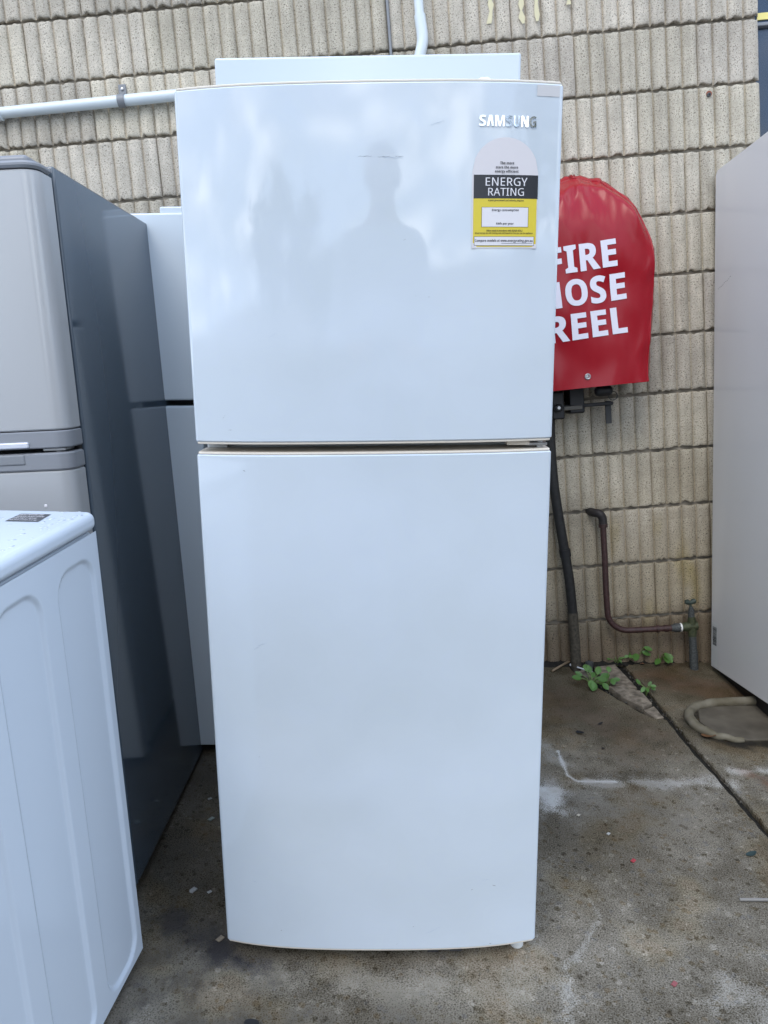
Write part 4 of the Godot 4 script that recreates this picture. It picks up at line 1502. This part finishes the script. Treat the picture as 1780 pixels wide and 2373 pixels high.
func litter() -> void:
	M.leaf_pale = paint(0.085, 0.18, 0.04, 0.5)
	weed("broad_leaf_weed", "largest green weed, in the crack near the broken concrete pieces", Vector3(0.650, FLOOR, -2.395), 12, 0.046, 0.7, 5)
	weed("broad_leaf_weed", "upright green weed against the wall foot left of the tap", Vector3(0.938, FLOOR, -2.585), 9, 0.043, 0.8, 9)
	weed("small_weed", "small green weed sprouting from the dark slab joint", Vector3(0.812, FLOOR, -2.335), 7, 0.030, 0.8, 13)
	weed("small_weed", "thin dark weed at the wall foot between tap and pipe", Vector3(0.855, FLOOR, -2.585), 7, 0.045, 1.2, 17)
	weed("small_weed", "tiny weed just right of the largest weed, over the crack", Vector3(0.705, FLOOR, -2.40), 4, 0.035, 1.0, 21)
	weed("small_weed", "low seedling beside the start of the slab joint", Vector3(0.785, FLOOR, -2.575), 6, 0.028, 0.6, 25)
	weed("small_weed", "flat moss like weed at the wall foot by the upright weed", Vector3(0.905, FLOOR, -2.605), 7, 0.022, 0.5, 29)

	# a utility pit with a worn raised collar
	var pit := thing("pit_collar", "dirty oval pit collar with a flat lid, floor at right", "pit cover", yard)
	var b := MB.new()
	var pts := []
	for i in 15:
		var a := PI * 0.5 + PI * i / 14.0
		pts.append(Vector3(0.985 + cos(a) * 0.105, FLOOR + 0.010 - 0.006 * absf(sin(i * 1.3)), -2.128 - sin(a) * 0.112))
	var whole := [Vector3(1.36, FLOOR + 0.014, -2.25), Vector3(1.15, FLOOR + 0.013, -2.248), Vector3(1.07, FLOOR + 0.012, -2.244)]
	whole.append_array(pts)
	var cv := curve(whole, 3)
	var rad := []
	for i in cv.size():
		rad.append(lerpf(0.0145, 0.008, smoothstep(0.6, 1.0, float(i) / cv.size())) + 0.0004 * sin(i * 2.2))
	b.tube(cv, rad, 12)
	obj("collar", b, M.rim, pit)
	var ld := MB.new()
	ld.prism([Vector2(0.93, -2.21), Vector2(0.905, -2.13), Vector2(0.93, -2.06), Vector2(1.0, -2.022), Vector2(1.37, -2.03), Vector2(1.37, -2.235), Vector2(1.0, -2.235)], FLOOR - 0.01, FLOOR + 0.004, 0.002)
	obj("lid", ld, M.board, pit)

	# bits and pieces
	var at := func(x: float, z: float, turn: float, lift := 0.001) -> Transform3D: return yard * Transform3D(Basis(Vector3.UP, turn), Vector3(x, FLOOR + lift, z))
	var st := MB.new()
	st.tube([Vector3(-0.045, 0.004, 0), Vector3(0.0, 0.0045, 0.001), Vector3(0.045, 0.004, 0)], 0.0028, 8)
	st.rbox(Vector3(-0.047, 0.004, 0), Vector3(0.012, 0.008, 0.008), 0.0035)
	tag(obj("plastic_stick", st, paint(0.62, 0.64, 0.66, 0.5), null, at.call(0.645, -2.505, -0.85, 0.006)), "thin white plastic stick lying by the largest weed", "stick")
	var tw := MB.new()
	tw.tube(curve([Vector3(-0.05, 0.004, 0), Vector3(-0.01, 0.012, 0.006), Vector3(0.03, 0.006, -0.004), Vector3(0.055, 0.008, 0.0)], 4), 0.004, 7)
	tag(obj("dry_twig", tw, paint(0.22, 0.16, 0.10, 0.8), null, at.call(0.575, -2.535, 0.75)), "pale dry twig by the foot of the black pipe", "twig")
	var ws := MB.new()
	ws.tube([Vector3(-0.06, 0.003, 0), Vector3(0.06, 0.003, 0.004)], 0.0034, 8)
	tag(obj("white_straw", ws, paint(0.19, 0.18, 0.165, 0.7), null, at.call(0.752, -1.373, 0.02)), "dirty white straw on the floor at the right edge", "straw")
	for q in [["dark_leaf", "black crumpled leaf on the slab right of the fridge", 0.526, -2.081, 0.5, 0.030, Color(0.012, 0.012, 0.014)],
			["dark_leaf", "dark green leaf on the slab near the joint, lower right", 0.769, -1.515, 1.7, 0.024, Color(0.012, 0.03, 0.03)],
			["brown_leaf", "brown dry leaf lying against the pit collar", 0.880, -2.055, 0.9, 0.04, Color(0.12, 0.055, 0.02)],
			["brown_leaf", "curled orange brown leaf at the foot of the wall", 0.868, -2.575, 0.2, 0.022, Color(0.20, 0.09, 0.045)],
			["dark_leaf", "small black leaf scrap beyond the crumpled one", 0.60, -2.12, 2.0, 0.016, Color(0.012, 0.011, 0.011)],
			["dark_leaf", "small black leaf scrap above the white powder corner", 0.575, -1.985, 0.3, 0.013, Color(0.014, 0.012, 0.012)],
			["dark_leaf", "torn black scrap on the floor in front of the washer", -0.262, -1.085, 1.1, 0.03, Color(0.012, 0.012, 0.014)]]:
		var lf := leaf_mesh(q[5], q[5] * 0.3, 0.25)
		tag(obj(q[0], lf, paint(q[6].r, q[6].g, q[6].b, 0.7), null, at.call(q[2], q[3], q[4], 0.0015)), q[1], "leaf")
	for q in [["paint_chip", "red paint chip on the slab, middle right", 0.515, -1.497, 0.009, Color(0.28, 0.03, 0.04)], ["paint_chip", "pale red paint chip near the bottom of the slab", 0.486, -1.163, 0.009, Color(0.24, 0.07, 0.075)],
			["pale_stone", "pale chip of stone by the silver fridge's slate side", -0.452, -1.655, 0.011, Color(0.25, 0.29, 0.27)], ["pale_stone", "flat white chip on the dark floor between washer and fridge", -0.43, -1.405, 0.012, Color(0.33, 0.33, 0.32)],
			["pale_stone", "small round white stone right of the flat white chip", -0.395, -1.40, 0.007, Color(0.34, 0.34, 0.33)], ["pale_stone", "tan stone beside the main fridge's lower left corner", -0.345, -1.27, 0.011, Color(0.24, 0.2, 0.15)],
			["pale_stone", "white pebble on the slab below the white powder", 0.435, -1.665, 0.007, Color(0.34, 0.31, 0.25)], ["pale_stone", "white fleck on the slab above the red chip", 0.487, -1.592, 0.007, Color(0.34, 0.34, 0.32)],
			["pale_stone", "smallest white stone, farthest back beside the slate side panel", -0.475, -1.74, 0.008, Color(0.30, 0.3, 0.29)]]:
		var pb := MB.new()
		var s: float = q[4]
		pb.rbox(Vector3(0, s * 0.16, 0), Vector3(s * 1.3, s * 0.36, s * 0.9), s * 0.17, 2)
		for i in pb.v.size():
			pb.v[i] += Vector3(sin(pb.v[i].z * 900.0 + s * 1e4), 0, cos(pb.v[i].x * 700.0 + s * 1e4)) * s * 0.12
		tag(obj(q[0], pb, paint(q[5].r, q[5].g, q[5].b, 0.8), null, at.call(q[2], q[3], s * 90.0)), q[1], "chip" if q[0] == "paint_chip" else "stone")
	var stub := MB.new()
	stub.tube([Vector3(0.668, FLOOR - 0.03, -2.515), Vector3(0.672, FLOOR + 0.03, -2.520)], 0.014, 12)
	tag(obj("pipe_stub", stub, M.galv, null, yard), "short grey pipe stub sticking from the floor behind the largest weed", "pipe")


# ---------------------------------------------------------------- behind the camera: seen as reflections in the enamel and glass
func floor_at(x: float, z: float) -> float:
	return EYE + FLOOR - (0.0702 * x + 0.0828 * z)


func tree(label: String, x: float, z: float, h: float, crown: float, sd: int) -> void:
	var t := thing("street_tree", label, "tree", Transform3D(Basis(), Vector3(x, floor_at(x, z) - 0.1, z)), "trees across from the wall")
	var r := RandomNumberGenerator.new()
	r.seed = sd
	var tb := MB.new()
	tb.tube(curve([Vector3(0, 0, 0), Vector3(0.08, h * 0.3, 0.05), Vector3(-0.05, h * 0.55, 0), Vector3(0, h * 0.85, 0)], 4), 0.09, 9)
	var tips := []
	for i in 12:
		var a := TAU * i / 12.0 * 2.6
		var s := Vector3(0, h * r.randf_range(0.35, 0.7), 0)
		var e := s + Vector3(cos(a) * crown * r.randf_range(0.5, 0.95), h * r.randf_range(0.05, 0.3), sin(a) * crown * r.randf_range(0.5, 0.95))
		tb.tube([s, s.lerp(e, 0.5) + Vector3(0, 0.12, 0), e], [0.05, 0.03, 0.012], 6)
		tips.append(e)
		tips.append(s.lerp(e, 0.6))
	obj("trunk", tb, paint(0.10, 0.075, 0.05, 0.9), t)
	var mm := MultiMesh.new()
	mm.transform_format = MultiMesh.TRANSFORM_3D
	var am := ArrayMesh.new()
	leaf_mesh(0.16, 0.05, -0.3).surface(am, M.tree_leaf)
	mm.mesh = am
	mm.instance_count = 2600
	for i in 2600:
		var p: Vector3 = tips[r.randi() % tips.size()]
		p += Vector3(r.randfn(0, 0.26), r.randfn(0, 0.24), r.randfn(0, 0.26)) * crown * 0.7
		mm.set_instance_transform(i, Transform3D(Basis(Vector3(r.randf() - 0.5, r.randf() - 0.5, r.randf() - 0.5).normalized(), r.randf() * TAU), p))
	var mi := MultiMeshInstance3D.new()
	mi.name = "crown"
	mi.multimesh = mm
	mi.set_meta("kind", "stuff")
	t.add_child(mi, true)


# a body from tapered capsules joined smoothly, meshed as surface nets
func net(b: MB, bones: Array, cell: float, blend: float, tint: Callable) -> void:
	var lo := Vector3(99, 99, 99)
	var hi := -lo
	for q in bones:
		for e in [[q[0], q[2]], [q[1], q[3]]]:
			lo = lo.min(e[0] - Vector3.ONE * (e[1] + blend))
			hi = hi.max(e[0] + Vector3.ONE * (e[1] + blend))
	lo -= Vector3.ONE * cell * 2.0
	hi += Vector3.ONE * cell * 2.0
	var nx := int((hi.x - lo.x) / cell) + 1
	var ny := int((hi.y - lo.y) / cell) + 1
	var nz := int((hi.z - lo.z) / cell) + 1
	var f := PackedFloat32Array()
	f.resize(nx * ny * nz)
	f.fill(1.0)
	for q in bones:
		var a: Vector3 = q[0]
		var d: Vector3 = q[1] - a
		var ra: float = q[2]
		var rb: float = q[3]
		var dd := maxf(d.length_squared(), 1e-8)
		var reach := Vector3.ONE * (maxf(ra, rb) + blend + cell * 2.0)
		var l := ((a.min(q[1]) - reach - lo) / cell).floor()
		var u := ((a.max(q[1]) + reach - lo) / cell).ceil()
		for k in range(maxi(int(l.z), 0), mini(int(u.z), nz - 1) + 1):
			for j in range(maxi(int(l.y), 0), mini(int(u.y), ny - 1) + 1):
				var row := (k * ny + j) * nx
				for i in range(maxi(int(l.x), 0), mini(int(u.x), nx - 1) + 1):
					var p := lo + Vector3(i, j, k) * cell - a
					var t := clampf(p.dot(d) / dd, 0.0, 1.0)
					var s := (p - d * t).length() - lerpf(ra, rb, t)
					var o := f[row + i]
					var m := maxf(blend - absf(o - s), 0.0) / blend
					f[row + i] = minf(o, s) - m * m * blend * 0.25
	var at := PackedInt32Array()
	at.resize(nx * ny * nz)
	at.fill(-1)
	for k in nz - 1:
		for j in ny - 1:
			for i in nx - 1:
				var base := (k * ny + j) * nx + i
				var inside := 0
				var sum := Vector3.ZERO
				var cnt := 0
				var vals := [f[base], f[base + 1], f[base + nx], f[base + nx + 1], f[base + nx * ny], f[base + nx * ny + 1], f[base + nx * ny + nx], f[base + nx * ny + nx + 1]]
				for e in vals:
					if e < 0.0:
						inside += 1
				if inside == 0 or inside == 8:
					continue
				for e in [[0, 1], [2, 3], [4, 5], [6, 7], [0, 2], [1, 3], [4, 6], [5, 7], [0, 4], [1, 5], [2, 6], [3, 7]]:
					var va: float = vals[e[0]]
					var vb: float = vals[e[1]]
					if (va < 0.0) != (vb < 0.0):
						var t := va / (va - vb)
						var pa := Vector3(e[0] & 1, (e[0] >> 1) & 1, e[0] >> 2)
						var pb := Vector3(e[1] & 1, (e[1] >> 1) & 1, e[1] >> 2)
						sum += pa.lerp(pb, t)
						cnt += 1
				var g := Vector3(vals[1] + vals[3] + vals[5] + vals[7] - vals[0] - vals[2] - vals[4] - vals[6], vals[2] + vals[3] + vals[6] + vals[7] - vals[0] - vals[1] - vals[4] - vals[5], vals[4] + vals[5] + vals[6] + vals[7] - vals[0] - vals[1] - vals[2] - vals[3])
				var p := lo + (Vector3(i, j, k) + sum / cnt) * cell
				b.tone = tint.call(p)
				at[base] = b.add(p, g.normalized())
	for k in range(1, nz - 1):
		for j in range(1, ny - 1):
			for i in range(1, nx - 1):
				var base := (k * ny + j) * nx + i
				var s := f[base] < 0.0
				if s != (f[base + 1] < 0.0):
					b.quad(at[base], at[base - nx], at[base - nx - nx * ny], at[base - nx * ny])
				if s != (f[base + nx] < 0.0):
					b.quad(at[base], at[base - 1], at[base - 1 - nx * ny], at[base - nx * ny])
				if s != (f[base + nx * ny] < 0.0):
					b.quad(at[base], at[base - 1], at[base - 1 - nx], at[base - nx])


func person() -> void:
	# stands just behind the camera, phone held at chest height in both hands
	var t := thing("person", "person in a pale grey shirt holding a phone, mirrored in the fridge door", "person", yard)
	var V := func(x: float, y: float, z: float) -> Vector3: return Vector3(x, FLOOR + y, z)
	var skin := Color(0.36, 0.22, 0.15)
	var shirt := Color(0.40, 0.42, 0.45)
	var cloth := Color(0.03, 0.032, 0.04)
	var hair := Color(0.012, 0.010, 0.009)
	var shoe := Color(0.04, 0.04, 0.04)
	var bx := -0.02
	var bz := 0.36
	var bones := [
		[V.call(bx, 1.00, bz), V.call(bx, 1.18, bz), 0.135, 0.125], [V.call(bx - 0.06, 1.18, bz), V.call(bx - 0.08, 1.36, bz), 0.10, 0.105], [V.call(bx + 0.06, 1.18, bz), V.call(bx + 0.08, 1.36, bz), 0.10, 0.105],
		[V.call(bx - 0.155, 1.445, bz), V.call(bx + 0.155, 1.445, bz), 0.062, 0.062], [V.call(bx, 1.44, bz), V.call(bx, 1.60, bz - 0.02), 0.075, 0.058], [V.call(bx, 1.50, bz - 0.01), V.call(bx - 0.13, 1.46, bz), 0.05, 0.05], [V.call(bx, 1.50, bz - 0.01), V.call(bx + 0.13, 1.46, bz), 0.05, 0.05],
		[V.call(bx - 0.085, 0.94, bz), V.call(bx - 0.095, 0.52, bz - 0.01), 0.098, 0.062], [V.call(bx + 0.085, 0.94, bz), V.call(bx + 0.095, 0.52, bz - 0.01), 0.098, 0.062],
		[V.call(bx - 0.095, 0.52, bz - 0.01), V.call(bx - 0.10, 0.09, bz + 0.02), 0.062, 0.042], [V.call(bx + 0.095, 0.52, bz - 0.01), V.call(bx + 0.10, 0.09, bz + 0.02), 0.062, 0.042],
		[V.call(bx - 0.10, 0.045, bz + 0.03), V.call(bx - 0.115, 0.035, bz - 0.15), 0.045, 0.035], [V.call(bx + 0.10, 0.045, bz + 0.03), V.call(bx + 0.115, 0.035, bz - 0.15), 0.045, 0.035],
		[V.call(bx - 0.185, 1.41, bz), V.call(bx - 0.24, 1.12, bz - 0.02), 0.055, 0.045], [V.call(bx + 0.185, 1.41, bz), V.call(bx + 0.25, 1.12, bz - 0.02), 0.055, 0.045],
		[V.call(bx - 0.24, 1.12, bz - 0.02), V.call(-0.095, 1.075, 0.10), 0.043, 0.029], [V.call(bx + 0.25, 1.12, bz - 0.02), V.call(0.075, 1.075, 0.10), 0.043, 0.029]]
	var body := MB.new()
	var tint := func(p: Vector3) -> Color:
		var y := p.y - FLOOR
		if y < 0.085: return shoe
		if y < 0.97: return cloth
		if y > 1.515 and absf(p.x - bx) < 0.09: return skin
		if p.z < bz - 0.17: return skin
		return shirt
	net(body, bones, 0.014, 0.05, tint)
	# head
	var hc := Vector3(bx, FLOOR + 1.66, bz - 0.03)
	var head := [[hc + Vector3(0, 0.028, 0.012), hc + Vector3(0, 0.022, -0.018), 0.089, 0.083], [hc + Vector3(0, -0.02, -0.03), hc + Vector3(0, -0.075, -0.052), 0.069, 0.042], [hc + Vector3(0, -0.06, 0.0), hc + Vector3(0, -0.13, 0.018), 0.055, 0.053],
		[hc + Vector3(0, 0.012, -0.09), hc + Vector3(0, -0.022, -0.112), 0.010, 0.0125], [hc + Vector3(-0.013, -0.058, -0.083), hc + Vector3(0.013, -0.058, -0.083), 0.009, 0.009],
		[hc + Vector3(-0.078, 0.012, 0.01), hc + Vector3(-0.076, -0.022, 0.006), 0.016, 0.010], [hc + Vector3(0.078, 0.012, 0.01), hc + Vector3(0.076, -0.022, 0.006), 0.016, 0.010]]
	var ht := func(p: Vector3) -> Color:
		var q: Vector3 = p - hc
		if q.y > 0.062 - 0.5 * maxf(0.0, q.z + 0.03) or (q.z > 0.03 and q.y > -0.05): return hair
		for e in [-0.031, 0.031]:
			if Vector2(q.x - e, q.y - 0.008).length() < 0.009 and q.z < -0.06: return Color(0.05, 0.04, 0.035)
		if absf(q.y + 0.058) < 0.008 and absf(q.x) < 0.024 and q.z < -0.06: return Color(0.25, 0.11, 0.09)
		return skin
	net(body, head, 0.006, 0.02, ht)
	# hands closed round the phone's ends
	for sgn in [-1.0, 1.0]:
		var w := Vector3(-0.010 + sgn * 0.085, FLOOR + 1.075, 0.10)
		var pm := Vector3(-0.010 + sgn * 0.083, FLOOR + 1.10, 0.045)
		var hb := [[w, pm, 0.026, 0.027], [w + Vector3(0, 0.01, -0.01), pm + Vector3(0, 0.025, 0.0), 0.02, 0.018], [w + Vector3(0, -0.01, -0.01), pm + Vector3(0, -0.022, 0.0), 0.02, 0.018]]
		for k in 4:
			var root := pm + Vector3(-sgn * 0.002, 0.034 - k * 0.021, -0.018)
			var ln: float = [0.88, 1.0, 0.95, 0.75][k]
			var kn := root + Vector3(sgn * 0.004, 0.002, -0.034 * ln)
			var mid := kn + Vector3(-sgn * 0.020 * ln, 0.0, -0.010)
			hb.append([root, kn, 0.0095, 0.0088])
			hb.append([kn, mid, 0.0088, 0.0080])
			hb.append([mid, mid + Vector3(-sgn * 0.012, 0, 0.004), 0.0080, 0.0070])
		var th := pm + Vector3(-sgn * 0.012, 0.018, 0.018)
		hb.append([w + Vector3(-sgn * 0.012, 0.012, -0.015), th, 0.014, 0.0115])
		hb.append([th, th + Vector3(-sgn * 0.030, 0.016, -0.014), 0.0110, 0.0085])
		net(body, hb, 0.0045, 0.006, func(_p: Vector3) -> Color: return skin)
	var bm := paint(1, 1, 1, 0.7)
	bm.vertex_color_use_as_albedo = true
	obj("body", body, bm, t)
	var ph := thing("phone", "black phone held in the hands of the mirrored person", "phone", yard)
	var pb := MB.new()
	pb.rbox(Vector3(-0.012, 0.0, 0.024), Vector3(0.150, 0.074, 0.008), 0.0035, 3)
	obj("case", pb, M.black, ph)
	var sc := MB.new()
	sc.rbox(Vector3(-0.012, 0.0, 0.0284), Vector3(0.142, 0.067, 0.0012), 0.0005, 1)
	obj("screen", sc, paint(0.01, 0.01, 0.012, 0.05), ph)


# ---------------------------------------------------------------- all of it
func _ready() -> void:
	rng.seed = 7
	var cam := Camera3D.new()
	cam.name = "camera"
	cam.fov = 67.32
	cam.near = 0.05
	cam.far = 200.0
	cam.transform = Transform3D(Basis(Vector3(0.9966, -0.0810, -0.0147), Vector3(0.0784, 0.9887, -0.1278), Vector3(0.0249, 0.1263, 0.9917)).orthonormalized(), Vector3(0, EYE, 0))
	cam.current = true
	add_child(cam)
	var env := Environment.new()
	env.background_mode = Environment.BG_SKY
	var pan := PanoramaSkyMaterial.new()
	pan.panorama = tex(sky_image())
	var sky := Sky.new()
	sky.sky_material = pan
	env.sky = sky
	env.background_energy_multiplier = 1.0
	env.tonemap_mode = Environment.TONE_MAPPER_LINEAR
	env.tonemap_exposure = 1.75
	env.ambient_light_source = Environment.AMBIENT_SOURCE_SKY
	env.sdfgi_enabled = true
	env.ssao_enabled = true
	env.ssil_enabled = true
	var we := WorldEnvironment.new()
	we.name = "world_environment"
	we.environment = env
	add_child(we)
	var sun := DirectionalLight3D.new()
	sun.name = "sun"
	sun.light_energy = 0.22
	sun.light_color = Color(1.0, 0.96, 0.90)
	sun.light_angular_distance = 25.0
	sun.shadow_enabled = true
	sun.transform = Transform3D().looking_at(Vector3(0.28, -0.9, -0.75), Vector3.UP)
	add_child(sun)

	make_materials()
	yard_floor()
	block_wall()
	shop_window()
	main_fridge()
	plain_fridge("tall_white_fridge", "tallest white fridge, standing directly behind the big white two door fridge", pose(-0.0535, FLOOR, -1.90), 0.69, 0.60, 1.752, 1.18, M.white_b, 0.006)
	plain_fridge("short_white_fridge", "short white fridge between the silver fridge and the big white fridge", pose(-0.7745, FLOOR, -1.945), 0.575, 0.56, 1.432, 0.972, M.white_b, 0.005, 0.25)
	grey_fridge()
	washer()
	right_fridge()
	hose_cover()
	hose_reel()
	wall_pipes()
	litter()
	M.tree_leaf = paint(0.045, 0.085, 0.03, 0.6)
	tree("small round street tree nearest the middle, mirrored in the fridge door", -2.2, 11.5, 3.9, 1.0, 3)
	tree("slim street tree at the far left, mirrored in the fridge door", -4.2, 12.5, 4.6, 1.1, 4)
	tree("tall wide street tree at the right, mirrored in the shop window", 7.2, 10.0, 7.0, 1.9, 6)
	person()
